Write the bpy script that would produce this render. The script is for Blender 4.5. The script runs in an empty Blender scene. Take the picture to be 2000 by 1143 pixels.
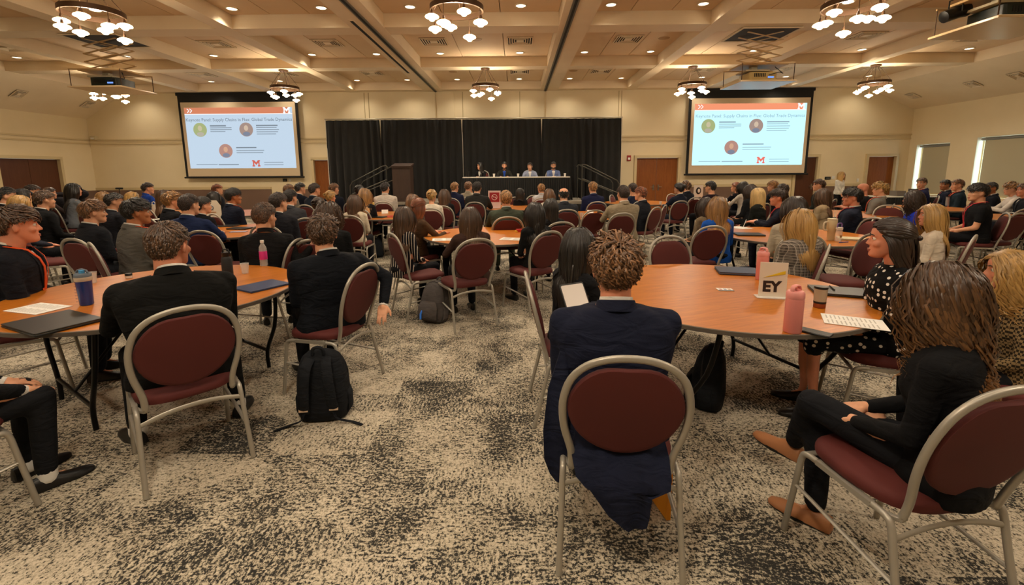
import bpy, bmesh, math, random
import numpy as np
from math import sin, cos, pi, radians, sqrt, atan2, degrees
from mathutils import Matrix, Vector

# ------------------------------------------------------------------ camera
S = bpy.context.scene
COL = S.collection
H_CAM = 1.58
_p, _y, _r = radians(9.01), radians(0.7), radians(-0.35)
CF = np.array([-sin(_y)*cos(_p), cos(_y)*cos(_p), -sin(_p)])
_R0 = np.array([cos(_y), sin(_y), 0.0])
_U0 = np.cross(_R0, CF)
CR = _R0*cos(_r) + _U0*sin(_r)
CU = _U0*cos(_r) - _R0*sin(_r)
FPX, PY0 = 889.0, 477.0
cd = bpy.data.cameras.new('camera')
cam = bpy.data.objects.new('camera', cd)
COL.objects.link(cam)
M = Matrix([[CR[0], CU[0], -CF[0], 0], [CR[1], CU[1], -CF[1], 0], [CR[2], CU[2], -CF[2], H_CAM], [0, 0, 0, 1]])
cam.matrix_world = M
cd.lens = FPX*36/2000
cd.sensor_width = 36
cd.shift_y = -(571.5-PY0)/2000
cd.clip_start = 0.05
S.camera = cam

def ray(px, py):
    return CF + CR*(px-1000)/FPX + CU*(PY0-py)/FPX
def onz(px, py, z):
    r = ray(px, py); t = (z-H_CAM)/r[2]
    return r[0]*t, r[1]*t
def ony(px, py, Y):
    r = ray(px, py); t = Y/r[1]
    return r[0]*t, H_CAM + r[2]*t

# ------------------------------------------------------------------ world, light, exposure
w = bpy.data.worlds.new('world'); S.world = w; w.use_nodes = True
w.node_tree.nodes['Background'].inputs[0].default_value = (1.0, 0.82, 0.62, 1)
w.node_tree.nodes['Background'].inputs[1].default_value = 0.25
S.view_settings.view_transform = 'Standard'
S.view_settings.look = 'None'
S.view_settings.gamma = 1
S.view_settings.use_curve_mapping = False
S.view_settings.exposure = 0.72
S.cycles.use_denoising = True
S.cycles.max_bounces = 6
S.cycles.diffuse_bounces = 4
S.cycles.glossy_bounces = 3
S.cycles.transmission_bounces = 5
S.cycles.transparent_max_bounces = 6
S.cycles.sample_clamp_indirect = 4
S.cycles.caustics_reflective = False
S.cycles.caustics_refractive = False

DOWNLIGHT_W = 40
CHANDELIER_W = 12
WARM = (1.0, 0.88, 0.71)

# ------------------------------------------------------------------ helpers
def lin(h):
    if not isinstance(h, str): return tuple(h)
    h = h.lstrip('#'); o = []
    for i in (0, 2, 4):
        c = int(h[i:i+2], 16)/255
        o.append(c/12.92 if c <= 0.04045 else ((c+0.055)/1.055)**2.4)
    return tuple(o)

MATS = {}
def nt(m):
    m.use_nodes = True
    t = m.node_tree
    return t, t.nodes, t.links, t.nodes['Principled BSDF']
def mat(name, col='#808080', rough=0.6, metal=0.0, spec=0.5, trans=0.0, emit=None, estr=1.0, alpha=1.0, ior=1.45):
    k = name
    if k in MATS: return MATS[k]
    m = bpy.data.materials.new(name); t, N, L, b = nt(m)
    c = lin(col)
    b.inputs['Base Color'].default_value = (*c, 1)
    b.inputs['Roughness'].default_value = rough
    b.inputs['Metallic'].default_value = metal
    b.inputs['Specular IOR Level'].default_value = spec
    b.inputs['IOR'].default_value = ior
    if trans: b.inputs['Transmission Weight'].default_value = trans
    if emit is not None:
        b.inputs['Emission Color'].default_value = (*lin(emit), 1)
        b.inputs['Emission Strength'].default_value = estr
    m.diffuse_color = (*c, 1)
    MATS[k] = m
    return m
def texco(N, L, kind='Object', scale=(1, 1, 1), rot=(0, 0, 0)):
    tc = N.new('ShaderNodeTexCoord'); mp = N.new('ShaderNodeMapping')
    mp.inputs['Scale'].default_value = scale; mp.inputs['Rotation'].default_value = rot
    L.new(tc.outputs[kind], mp.inputs['Vector'])
    return mp.outputs[0]
def noise(N, L, vec, scale, detail=2, rough=0.5, dist=0.0):
    n = N.new('ShaderNodeTexNoise'); n.inputs['Scale'].default_value = scale
    n.inputs['Detail'].default_value = detail; n.inputs['Roughness'].default_value = rough
    n.inputs['Distortion'].default_value = dist
    if vec is not None: L.new(vec, n.inputs['Vector'])
    return n.outputs['Fac']
def ramp(N, L, fac, stops, interp='LINEAR'):
    r = N.new('ShaderNodeValToRGB'); r.color_ramp.interpolation = interp
    while len(r.color_ramp.elements) < len(stops): r.color_ramp.elements.new(0.5)
    for e, (p, c) in zip(r.color_ramp.elements, stops):
        e.position = p; e.color = (*lin(c), 1) if not isinstance(c, float) else (c, c, c, 1)
    L.new(fac, r.inputs[0]); return r.outputs[0]
def mixc(N, L, f, a, b, blend='MIX'):
    x = N.new('ShaderNodeMix'); x.data_type = 'RGBA'; x.blend_type = blend
    for s, v in ((x.inputs[0], f), (x.inputs[6], a), (x.inputs[7], b)):
        if hasattr(v, 'links') or hasattr(v, 'is_linked'): L.new(v, s)
        elif isinstance(v, (float, int)): s.default_value = v
        else: s.default_value = (*lin(v), 1)
    return x.outputs[2]
def mathn(N, L, op, a, b=None, c=None):
    x = N.new('ShaderNodeMath'); x.operation = op
    for i, v in enumerate((a, b, c)):
        if v is None: continue
        if isinstance(v, (float, int)): x.inputs[i].default_value = v
        else: L.new(v, x.inputs[i])
    return x.outputs[0]
def bump(N, L, b, h, strength=0.3, dist=0.01):
    x = N.new('ShaderNodeBump'); x.inputs['Strength'].default_value = strength
    x.inputs['Distance'].default_value = dist
    L.new(h, x.inputs['Height']); L.new(x.outputs[0], b.inputs['Normal'])

def tag(o, label=None, cat=None, group=None, kind=None):
    if label: o['label'] = label
    if cat: o['category'] = cat
    if group: o['group'] = group
    if kind: o['kind'] = kind
    return o
def empty(name, loc=(0, 0, 0), rz=0.0, sc=1.0):
    o = bpy.data.objects.new(name, None); o.empty_display_size = 0.1
    COL.objects.link(o); o.location = loc; o.rotation_euler = (0, 0, rz); o.scale = (sc, sc, sc)
    return o

class MB:
    def __init__(s): s.v = []; s.f = []; s.m = []; s.n = 0
    def add(s, v, f, mi=0):
        v = np.asarray(v, float).reshape(-1, 3)
        s.v.append(v); s.f += [tuple(int(i)+s.n for i in q) for q in f]; s.m += [mi]*len(f); s.n += len(v)
        return s
    def box(s, c, d, mi=0, rz=0, rx=0, ry=0, taper=1.0):
        x, y, z = [k/2 for k in d]
        v = np.array([(sx*x*(taper if sz > 0 else 1), sy*y*(taper if sz > 0 else 1), sz*z) for sz in (-1, 1) for sy in (-1, 1) for sx in (-1, 1)])
        if rx or ry or rz:
            R = np.array(Matrix.Rotation(rz, 3, 'Z') @ Matrix.Rotation(ry, 3, 'Y') @ Matrix.Rotation(rx, 3, 'X')); v = v @ R.T
        return s.add(v+np.array(c), [(0, 2, 3, 1), (4, 5, 7, 6), (0, 1, 5, 4), (2, 6, 7, 3), (0, 4, 6, 2), (1, 3, 7, 5)], mi)
    def rbox(s, c, d, r=0.01, mi=0, rz=0, seg=3):
        # rounded in plan, bevelled top and bottom
        hx, hy, hz = [k/2 for k in d]; r = min(r, hx*.99, hy*.99); pts = []
        for cx, cy, a0 in ((hx-r, hy-r, 0), (-hx+r, hy-r, pi/2), (-hx+r, -hy+r, pi), (hx-r, -hy+r, 1.5*pi)):
            for k in range(seg+1):
                a = a0+k*pi/2/seg; pts.append((cx+r*cos(a), cy+r*sin(a), a))
        e = min(r*.4, hz*.6, .004); rings = []
        for z, off in ((-hz, e), (-hz+e, 0), (hz-e, 0), (hz, e)):
            rings.append([(x-off*cos(a), y-off*sin(a), z) for x, y, a in pts])
        v = np.array(rings).reshape(-1, 3)
        if rz: v = v @ np.array(Matrix.Rotation(rz, 3, 'Z')).T
        n = len(pts); f = []
        for j in range(3):
            for i in range(n): f.append((j*n+i, j*n+(i+1) % n, (j+1)*n+(i+1) % n, (j+1)*n+i))
        f.append(tuple(range(n-1, -1, -1))); f.append(tuple(range(3*n, 4*n)))
        return s.add(v+np.array(c), f, mi)
    def loft(s, rings, mi=0, cap=True, close=True):
        rings = np.asarray(rings, float); k, n, _ = rings.shape; f = []
        for j in range(k-1):
            for i in range(n if close else n-1):
                f.append((j*n+i, j*n+(i+1) % n, (j+1)*n+(i+1) % n, (j+1)*n+i))
        if cap: f.append(tuple(range(n-1, -1, -1))); f.append(tuple(range((k-1)*n, k*n)))
        return s.add(rings.reshape(-1, 3), f, mi)
    def lathe(s, prof, c=(0, 0, 0), n=20, mi=0, cap=True):
        a = np.arange(n)*2*pi/n
        rings = [[(r*cos(t), r*sin(t), z) for t in a] for r, z in prof]
        return s.loft(np.array(rings)+np.array(c), mi, cap)
    def tube(s, pts, r, n=8, mi=0, ry=None, cap=True, closed=False, up=None):
        P = np.array(pts, float); m = len(P)
        if np.isscalar(r): r = [r]*m
        ry = r if ry is None else ([ry]*m if np.isscalar(ry) else ry)
        T = np.zeros_like(P)
        for i in range(m):
            a = P[(i-1) % m] if (closed or i > 0) else P[i]
            b = P[(i+1) % m] if (closed or i < m-1) else P[i]
            d = b-a; T[i] = d/(np.linalg.norm(d)+1e-12)
        u = np.array(up if up is not None else (0, 0, 1), float)
        if abs(T[0] @ u) > .95 and up is None: u = np.array((0, 1, 0.))
        rings = []; prev = None
        for i in range(m):
            b = u-T[i]*(u @ T[i]) if prev is None or up is not None else prev-T[i]*(prev @ T[i])
            if np.linalg.norm(b) < 1e-6: b = prev if prev is not None else np.array((1, 0, 0.))
            b = b/np.linalg.norm(b); prev = b; c = np.cross(T[i], b)
            if n == 4: an = [pi/4+k*pi/2 for k in range(4)]; q = sqrt(2)
            else: an = [2*pi*k/n for k in range(n)]; q = 1
            rings.append([P[i]+q*(c*cos(a)*r[i]+b*sin(a)*ry[i]) for a in an])
        if closed: rings.append(rings[0])
        return s.loft(rings, mi, cap and not closed)
    def ball(s, c, r, n=12, m=8, mi=0, R=None):
        r = (r, r, r) if np.isscalar(r) else r
        v = [(0, 0, -1)]; f = []
        for j in range(1, m):
            p = -pi/2+pi*j/m
            for i in range(n): v.append((cos(p)*cos(2*pi*i/n), cos(p)*sin(2*pi*i/n), sin(p)))
        v.append((0, 0, 1)); t = len(v)-1
        for i in range(n):
            f.append((0, 1+(i+1) % n, 1+i)); f.append((t, 1+(m-2)*n+i, 1+(m-2)*n+(i+1) % n))
            for j in range(m-2): f.append((1+j*n+i, 1+j*n+(i+1) % n, 1+(j+1)*n+(i+1) % n, 1+(j+1)*n+i))
        v = np.array(v)*np.array(r)
        if R is not None: v = v @ np.array(R).T
        return s.add(v+np.array(c), f, mi)
    def caps(s, a, b, r0, r1, n=12, flat=1.0, axis=None):
        a = np.array(a, float); b = np.array(b, float); d = b-a; L = np.linalg.norm(d); d /= L
        pts = []; rr = []
        for k in (-1, -.92, -.7, -.38): pts.append(a+d*r0*k); rr.append(r0*sqrt(max(1-k*k, .0004)))
        pts += [a, b]; rr += [r0, r1]
        for k in (.38, .7, .92, 1): pts.append(b+d*r1*k); rr.append(r1*sqrt(max(1-k*k, .0004)))
        return s.tube(pts, rr, n)
    def poly(s, pts, z0, z1, mi=0):
        n = len(pts); v = [(x, y, z0) for x, y in pts]+[(x, y, z1) for x, y in pts]
        f = [tuple(range(n-1, -1, -1)), tuple(range(n, 2*n))]+[(i, (i+1) % n, n+(i+1) % n, n+i) for i in range(n)]
        return s.add(v, f, mi)
    def xf(s, Mx):
        Mx = np.array(Mx); s.v = [v @ Mx[:3, :3].T+Mx[:3, 3] for v in s.v]; return s
    def mesh(s, name, mats=(), smooth=None):
        me = bpy.data.meshes.new(name)
        v = np.concatenate(s.v) if s.v else np.zeros((0, 3))
        me.from_pydata(v.tolist(), [], s.f)
        for m in mats: me.materials.append(m)
        if len(set(s.m)) > 1: me.polygons.foreach_set('material_index', s.m)
        if smooth is not None:
            me.polygons.foreach_set('use_smooth', [True]*len(s.f))
            if smooth < 179: me.set_sharp_from_angle(angle=radians(smooth))
        me.validate(); me.update()
        return me
    def obj(s, name, mats=(), parent=None, smooth=None, **k):
        if not isinstance(mats, (list, tuple)): mats = [mats]
        return mkobj(name, s.mesh(name, mats, smooth), parent, **k)
def mkobj(name, me, parent=None, loc=None, rz=None, sc=None, m=None, **k):
    o = bpy.data.objects.new(name, me); COL.objects.link(o)
    if parent is not None: o.parent = parent
    if loc is not None: o.location = loc
    if rz is not None: o.rotation_euler = (0, 0, rz)
    if sc is not None: o.scale = (sc, sc, sc) if np.isscalar(sc) else sc
    if m is not None:
        if not me.materials: me.materials.append(m)
        o.material_slots[0].link = 'OBJECT'; o.material_slots[0].material = m
    tag(o, **k); return o
def copy_tree(o, parent=None):
    c = o.copy(); COL.objects.link(c)
    if parent is not None: c.parent = parent
    for ch in list(o.children): copy_tree(ch, c)
    return c
def struct(name, mb, m, smooth=None, parent=None):
    o = mb.obj(name, m, parent, smooth)
    if parent is None: o['kind'] = 'structure'
    return o
def evaluated(me, mods):
    o = bpy.data.objects.new('tmp', me); COL.objects.link(o)
    for kind, kw in mods:
        md = o.modifiers.new('m', kind)
        for k, v in kw.items(): setattr(md, k, v)
    dg = bpy.context.evaluated_depsgraph_get()
    r = bpy.data.meshes.new_from_object(o.evaluated_get(dg))
    bpy.data.objects.remove(o)
    return r
def text_mesh(txt, size=1.0, ext=0.002, bold=0.0, align='CENTER'):
    cu = bpy.data.curves.new('t', 'FONT'); cu.body = txt; cu.size = size; cu.extrude = ext; cu.offset = bold
    cu.align_x = align; cu.align_y = 'CENTER'; cu.resolution_u = 2
    o = bpy.data.objects.new('t', cu); COL.objects.link(o)
    me = bpy.data.meshes.new_from_object(o.evaluated_get(bpy.context.evaluated_depsgraph_get()))
    bpy.data.objects.remove(o); return me

# ------------------------------------------------------------------ materials
def wall_mat():
    m = bpy.data.materials.new('cream_wall_paint'); t, N, L, b = nt(m)
    v = texco(N, L, 'Object')
    n = noise(N, L, v, 1.2, 3)
    L.new(ramp(N, L, n, [(0.3, '#dfcda6'), (0.7, '#e4d3ae')]), b.inputs['Base Color'])
    b.inputs['Roughness'].default_value = .75
    bump(N, L, b, noise(N, L, v, 180, 2), .08, .002)
    return m
def ceil_mat(c1, c2, name):
    m = bpy.data.materials.new(name); t, N, L, b = nt(m)
    v = texco(N, L, 'Object')
    L.new(ramp(N, L, noise(N, L, v, 2.0, 3), [(0.3, c1), (0.7, c2)]), b.inputs['Base Color'])
    b.inputs['Roughness'].default_value = .8
    bump(N, L, b, noise(N, L, v, 240, 2), .1, .002)
    return m
def carpet_mat():
    m = bpy.data.materials.new('speckled_carpet'); t, N, L, b = nt(m)
    v = texco(N, L, 'Object')
    fine = noise(N, L, v, 74, 3, .75, .4)
    vs = texco(N, L, 'Object', (1, 3.2, 1)); vt = texco(N, L, 'Object', (3.4, 1, 1))
    st1 = noise(N, L, vs, 22, 4, .7, .3); st2 = noise(N, L, vt, 20, 4, .7, .3)
    big = noise(N, L, v, 2.2, 4, .7, .4)
    vb = N.new('ShaderNodeTexVoronoi'); vb.distance = 'CHEBYCHEV'; vb.inputs['Scale'].default_value = 1.7
    L.new(texco(N, L, 'Object', (1, 1.5, 1)), vb.inputs['Vector'])
    blk = N.new('ShaderNodeSeparateColor'); L.new(vb.outputs['Color'], blk.inputs[0])
    sel = mathn(N, L, 'GREATER_THAN', blk.outputs[1], .5)
    mx = N.new('ShaderNodeMix'); L.new(sel, mx.inputs[0]); L.new(st1, mx.inputs[2]); L.new(st2, mx.inputs[3])
    s = mathn(N, L, 'MULTIPLY', fine, 1.5)
    s = mathn(N, L, 'ADD', s, mathn(N, L, 'MULTIPLY', mx.outputs[0], 1.0))
    s = mathn(N, L, 'ADD', s, mathn(N, L, 'MULTIPLY', big, .8))
    s = mathn(N, L, 'ADD', s, mathn(N, L, 'MULTIPLY', blk.outputs[0], .16))
    s = mathn(N, L, 'MULTIPLY', s, .297)
    c = ramp(N, L, s, [(0.468, '#1c1f21'), (0.490, '#47453f'), (0.508, '#a89d88'), (0.59, '#d4c8b2')])
    c2 = mixc(N, L, mathn(N, L, 'MULTIPLY', noise(N, L, v, 5, 2), .16), c, '#8e8473', 'MIX')
    L.new(c2, b.inputs['Base Color'])
    b.inputs['Roughness'].default_value = .95; b.inputs['Specular IOR Level'].default_value = .1
    bump(N, L, b, noise(N, L, v, 260, 3), .5, .006)
    return m
def wood_mat(name, c1, c2, rough=.3, sc=1.0, rot=0.0, axis=(1, 14, 1)):
    m = bpy.data.materials.new(name); t, N, L, b = nt(m)
    v = texco(N, L, 'Object', tuple(a*sc for a in axis), (0, 0, rot))
    n = noise(N, L, v, 3.0, 5, .65, .6)
    n2 = noise(N, L, v, 14, 4, .6, .2)
    f = mathn(N, L, 'ADD', mathn(N, L, 'MULTIPLY', n, .65), mathn(N, L, 'MULTIPLY', n2, .35))
    L.new(ramp(N, L, f, [(0.36, c1), (0.62, c2)]), b.inputs['Base Color'])
    b.inputs['Roughness'].default_value = rough
    bump(N, L, b, n2, .04, .001)
    return m
FAB = {}
def fabric(col, kind='plain', rough=.85):
    k = (col, kind)
    if k in FAB: return FAB[k]
    m = bpy.data.materials.new('fabric_%s_%d' % (kind, len(FAB))); t, N, L, b = nt(m)
    v = texco(N, L, 'Object')
    c = lin(col)
    if kind == 'plain':
        n = noise(N, L, v, 9, 3)
        base = ramp(N, L, n, [(0.3, tuple(x*.85 for x in c)), (0.7, tuple(min(1, x*1.15) for x in c))])
    elif kind == 'plaid':
        s = N.new('ShaderNodeSeparateXYZ'); L.new(v, s.inputs[0]); base = None
        def lines(o, sc, ph, w):
            sc = sc*2.6
            q = mathn(N, L, 'FRACT', mathn(N, L, 'ADD', mathn(N, L, 'MULTIPLY', o, sc), ph))
            return mathn(N, L, 'LESS_THAN', q, w)
        xx = mathn(N, L, 'ADD', s.outputs[0], mathn(N, L, 'MULTIPLY', s.outputs[1], .6))
        a = mathn(N, L, 'ADD', lines(xx, 14, 0, .10), lines(s.outputs[2], 14, 0, .10))
        d = mathn(N, L, 'ADD', lines(xx, 14, .45, .35), lines(s.outputs[2], 14, .45, .35))
        base = mixc(N, L, mathn(N, L, 'MULTIPLY', d, .4), col, '#3b342e')
        base = mixc(N, L, mathn(N, L, 'MINIMUM', a, 1.0), base, '#b5aa9c')
    elif kind == 'stripes':
        s = N.new('ShaderNodeSeparateXYZ'); L.new(v, s.inputs[0])
        xx = mathn(N, L, 'ADD', s.outputs[0], mathn(N, L, 'MULTIPLY', s.outputs[1], .8))
        q = mathn(N, L, 'FRACT', mathn(N, L, 'MULTIPLY', xx, 26))
        base = mixc(N, L, mathn(N, L, 'LESS_THAN', q, .22), col, '#d6cab8')
    elif kind == 'dots':
        vo = N.new('ShaderNodeTexVoronoi'); vo.inputs['Scale'].default_value = 26; vo.inputs['Randomness'].default_value = .55
        L.new(v, vo.inputs['Vector'])
        base = mixc(N, L, mathn(N, L, 'LESS_THAN', vo.outputs['Distance'], .27), col, '#e4dcd0')
    elif kind == 'check':
        ch = N.new('ShaderNodeTexChecker'); ch.inputs['Scale'].default_value = 70; L.new(v, ch.inputs['Vector'])
        ch.inputs[1].default_value = (*c, 1); ch.inputs[2].default_value = (*lin('#8a7350'), 1); base = ch.outputs[0]
    L.new(base, b.inputs['Base Color'])
    b.inputs['Roughness'].default_value = rough; b.inputs['Specular IOR Level'].default_value = .15
    b.inputs['Sheen Weight'].default_value = 0
    fold = noise(N, L, texco(N, L, 'Object', (1, 1, 2.6)), 7, 2, .5, 1.2)
    weave = noise(N, L, v, 300, 1)
    bump(N, L, b, mathn(N, L, 'ADD', fold, mathn(N, L, 'MULTIPLY', weave, .04)), .45, .03)
    FAB[k] = m; return m
SK = {}
def skin(tone):
    if tone in SK: return SK[tone]
    m = bpy.data.materials.new('skin_%s' % len(SK)); t, N, L, b = nt(m)
    c = lin({'l': '#d99f7c', 'm': '#c98a63', 't': '#b0714a', 'd': '#6b4229', 'r': '#d48d6e'}[tone])
    v = texco(N, L, 'Object')
    L.new(ramp(N, L, noise(N, L, v, 14, 3), [(0.3, tuple(x*.9 for x in c)), (0.7, tuple(min(1, x*1.08) for x in c))]), b.inputs['Base Color'])
    b.inputs['Roughness'].default_value = .5; b.inputs['Specular IOR Level'].default_value = .35
    b.inputs['Subsurface Weight'].default_value = .08; b.inputs['Subsurface Radius'].default_value = (.02, .008, .004)
    SK[tone] = m; return m
HM = {}
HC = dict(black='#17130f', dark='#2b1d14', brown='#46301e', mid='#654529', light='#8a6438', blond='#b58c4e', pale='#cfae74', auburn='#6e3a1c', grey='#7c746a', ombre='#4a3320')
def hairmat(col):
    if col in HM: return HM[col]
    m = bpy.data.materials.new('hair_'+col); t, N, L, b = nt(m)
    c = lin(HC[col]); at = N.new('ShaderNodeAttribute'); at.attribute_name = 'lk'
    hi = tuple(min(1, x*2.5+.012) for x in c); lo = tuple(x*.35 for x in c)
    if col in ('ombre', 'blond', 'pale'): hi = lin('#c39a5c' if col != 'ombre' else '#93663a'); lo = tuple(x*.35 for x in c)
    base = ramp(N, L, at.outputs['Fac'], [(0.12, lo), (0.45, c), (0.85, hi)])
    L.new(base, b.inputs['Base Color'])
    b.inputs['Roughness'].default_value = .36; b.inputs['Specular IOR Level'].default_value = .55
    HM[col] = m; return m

WALL = wall_mat()
CEIL = ceil_mat('#e3cfae', '#e8d5b5', 'ceiling_beam_paint')
TILE = ceil_mat('#dcc09a', '#e0c5a0', 'ceiling_panel_paint')
CARPET = carpet_mat()
TRIMM = mat('cream_trim', '#cdb98e', .55)
WAINS = ceil_mat('#6e5546', '#745b4b', 'brown_wall_panel')
DOORW = wood_mat('door_wood', '#7a4010', '#8f5220', .4, 1, 0, (9, 9, .8))
DOORD = wood_mat('dark_door_wood', '#4a2513', '#57301a', .45, 1, 0, (9, 9, .8))
TABW = wood_mat('orange_wood_laminate', '#a25914', '#c2741c', .36)
EDGE = mat('table_edge_band', '#5d554c', .45)
BLKM = mat('black_metal', '#141312', .4, .6)
SILV = mat('silver_grey_frame', '#aaa497', .38, .45)
BURG = ceil_mat('#4f1712', '#581b15', 'burgundy_vinyl')
BLACKCLOTH = None
def cloth_mat(col, name, sc=60):
    m = bpy.data.materials.new(name); t, N, L, b = nt(m)
    c = lin(col); v = texco(N, L, 'Object')
    L.new(ramp(N, L, noise(N, L, v, 6, 2), [(0.3, tuple(x*.8 for x in c)), (0.7, tuple(x*1.2 for x in c))]), b.inputs['Base Color'])
    b.inputs['Roughness'].default_value = .9; b.inputs['Sheen Weight'].default_value = .1
    bump(N, L, b, noise(N, L, v, 300, 1), .1, .002); return m
BLACKCLOTH = cloth_mat('#131312', 'black_drape')
GREYM = mat('grey_metal', '#6c6a64', .4, .7)
WHITEP = mat('white_paper', '#e6e2da', .8)
BRONZE = mat('dark_bronze', '#4a3422', .45, .6)
GLOW = mat('glowing_glass', '#fff3df', .4, emit='#ffdca8', estr=9)
LAMPG = mat('downlight_lens', '#fff0d8', .5, emit='#ffe6c0', estr=3)
PLAST = mat('black_plastic', '#151515', .35)
BLKSOFT = fabric('#15161a')
# ------------------------------------------------------------------ room shell
XL, XR, YB, YF = -15.3, 13.8, -6.5, 16.5
ZC, ZP = 4.37, 4.63
SLL, SLR = -13.9, 12.1           # where the flat ceiling turns into the side slopes
fl = struct('floor', MB().box(((XL+XR)/2, (YB+YF)/2, -.05), (XR-XL+.6, YF-YB+.6, .1)), CARPET)
ZWL, ZWR = 3.50, 3.62
DOORS = [(4.18, 5.77, 2.10), (-7.34, -6.35, 2.10), (9.80, 10.67, 2.10), (12.32, 13.40, 2.10)]
wb = MB()
def wall_with_holes(mb, x0, x1, z1, holes, y, t=.2):
    xs = x0
    for a, b, h in sorted(holes):
        mb.box(((xs+a)/2, y+t/2, z1/2), (a-xs, t, z1)); mb.box(((a+b)/2, y+t/2, (h+z1)/2), (b-a, t, z1-h)); xs = b
    mb.box(((xs+x1)/2, y+t/2, z1/2), (x1-xs, t, z1))
wall_with_holes(wb, XL, XR, 5.0, DOORS, YF)
struct('wall_back', wb, WALL)
struct('wall_front', MB().box(((XL+XR)/2, YB-.1, 2.5), (XR-XL, .2, 5.0)), WALL)
LD = (13.35, 15.31, 2.14)
lw = MB()
lw.box((XL-.1, (YB+LD[0])/2, 1.9), (.2, LD[0]-YB, 3.8)); lw.box((XL-.1, (LD[1]+YF)/2, 1.9), (.2, YF-LD[1], 3.8)); lw.box((XL-.1, (LD[0]+LD[1])/2, (LD[2]+3.8)/2), (.2, LD[1]-LD[0], 3.8-LD[2]))
struct('wall_left', lw, WALL)
WINS = [(14.98, 16.2, .75, 2.42), (12.2, 14.12, .75, 2.52), (8.8, 11.3, .75, 2.52)]
rw = MB(); ys = YB
for a, b, z0, z1 in sorted(WINS):
    rw.box((XR+.15, (ys+a)/2, 1.95), (.3, a-ys, 3.9)); rw.box((XR+.15, (a+b)/2, z0/2), (.3, b-a, z0)); rw.box((XR+.15, (a+b)/2, (z1+3.9)/2), (.3, b-a, 3.9-z1)); ys = b
rw.box((XR+.15, (ys+YF)/2, 1.95), (.3, YF-ys, 3.9))
struct('wall_right', rw, WALL)
# daylight behind the blinds, seen only through the side gaps
SHADE = mat('roller_shade_fabric', '#b3a98c', .85)
DAY = mat('window_daylight', '#cfe6ff', .5, emit='#bfe0ff', estr=4.5)
for i, (a, b, z0, z1) in enumerate(WINS[:3]):
    wn = MB().box((XR+.27, (a+b)/2, (z0+z1)/2), (.02, b-a-.02, z1-z0-.02)).obj('window_%d' % (i+1), DAY); wn['kind'] = 'structure'
    fr = MB()
    for y in (a+.02, b-.02): fr.box((XR+.22, y, (z0+z1)/2), (.06, .04, z1-z0-.02))
    for z in (z0+.02, z1-.02): fr.box((XR+.22, (a+b)/2, z), (.06, b-a-.09, .04))
    fr.obj('window_frame', TRIMM, wn)
    sh = empty('roller_shade', (XR+.1, (a+b)/2, z1))
    where = ['window in the far right corner', 'second from the far corner on the right wall', 'nearest the camera on the right wall'][i]
    tag(sh, 'beige roller blind, '+where, 'blind')
    MB().box((.02, -.055, -(z1-z0)/2-.0), (.012, b-a-.14, z1-z0-.02)).obj('shade_cloth', SHADE, sh)
    MB().tube([(.02, -(b-a)/2+.03, -.06), (.02, (b-a)/2-.03, -.06)], .04, 10).obj('roller', mat('blind_cassette', '#8b8a84', .5), sh, smooth=40)
    MB().box((.02, -.055, -(z1-z0)+.03), (.022, b-a-.14, .03)).obj('hem_bar', TRIMM, sh)

# rails and wainscot
def strip(name, x0, x1, z, h, d, m, y=YF): return struct(name, MB().box(((x0+x1)/2, y-d/2, z), (x1-x0, d, h)), m)
tn = [0]
def trim(mb, m, smooth=None):
    tn[0] += 1; return struct('trim_%d' % tn[0], mb, m, smooth)
for x0, x1 in ((XL, XR),):
    trim(MB().box(((x0+x1)/2, YF-.02, 2.80), (x1-x0, .04, .05)), TRIMM)
    trim(MB().box(((x0+x1)/2, YF-.012, 2.66), (x1-x0, .024, .05)), TRIMM)
for X, s in ((XL, 1), (XR, -1)):
    if s > 0:
        trim(MB().box((X+s*.02, (YB+YF)/2, 2.80), (.04, YF-YB, .05)), TRIMM)
        trim(MB().box((X+s*.012, (YB+YF)/2, 2.66), (.024, YF-YB, .05)), TRIMM)
for x0, x1 in ((XL, -8.9), (-7.75, -7.44), (5.95, 9.7), (10.78, 12.2)):
    trim(MB().box(((x0+x1)/2, YF-.015, .52), (x1-x0, .03, .98)), WAINS)
    trim(MB().box(((x0+x1)/2, YF-.02, 1.06), (x1-x0, .04, .09)), TRIMM)
trim(MB().box((XL+.015, (YB+13.2)/2, .52), (.03, 13.2-YB, .98)), WAINS)
trim(MB().box((XL+.015, (15.45+YF)/2, .52), (.03, YF-15.45-.03, .98)), WAINS)
# vertical joints and shallow pilaster panels above the curtain
for x0, x1 in ((-3.45, -2.86), (-2.80, -2.2), (.35, .95), (1.02, 1.62)):
    trim(MB().box(((x0+x1)/2, YF-.02, 3.55), (x1-x0, .04, 1.62)), WALL)
for x in (-5.35, -5.2, -1.9, .1, 3.55, 3.65):
    trim(MB().box((x, YF-.008, 3.6), (.02, .016, 1.5)), mat('wall_joint', '#a8946a', .8))

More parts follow.
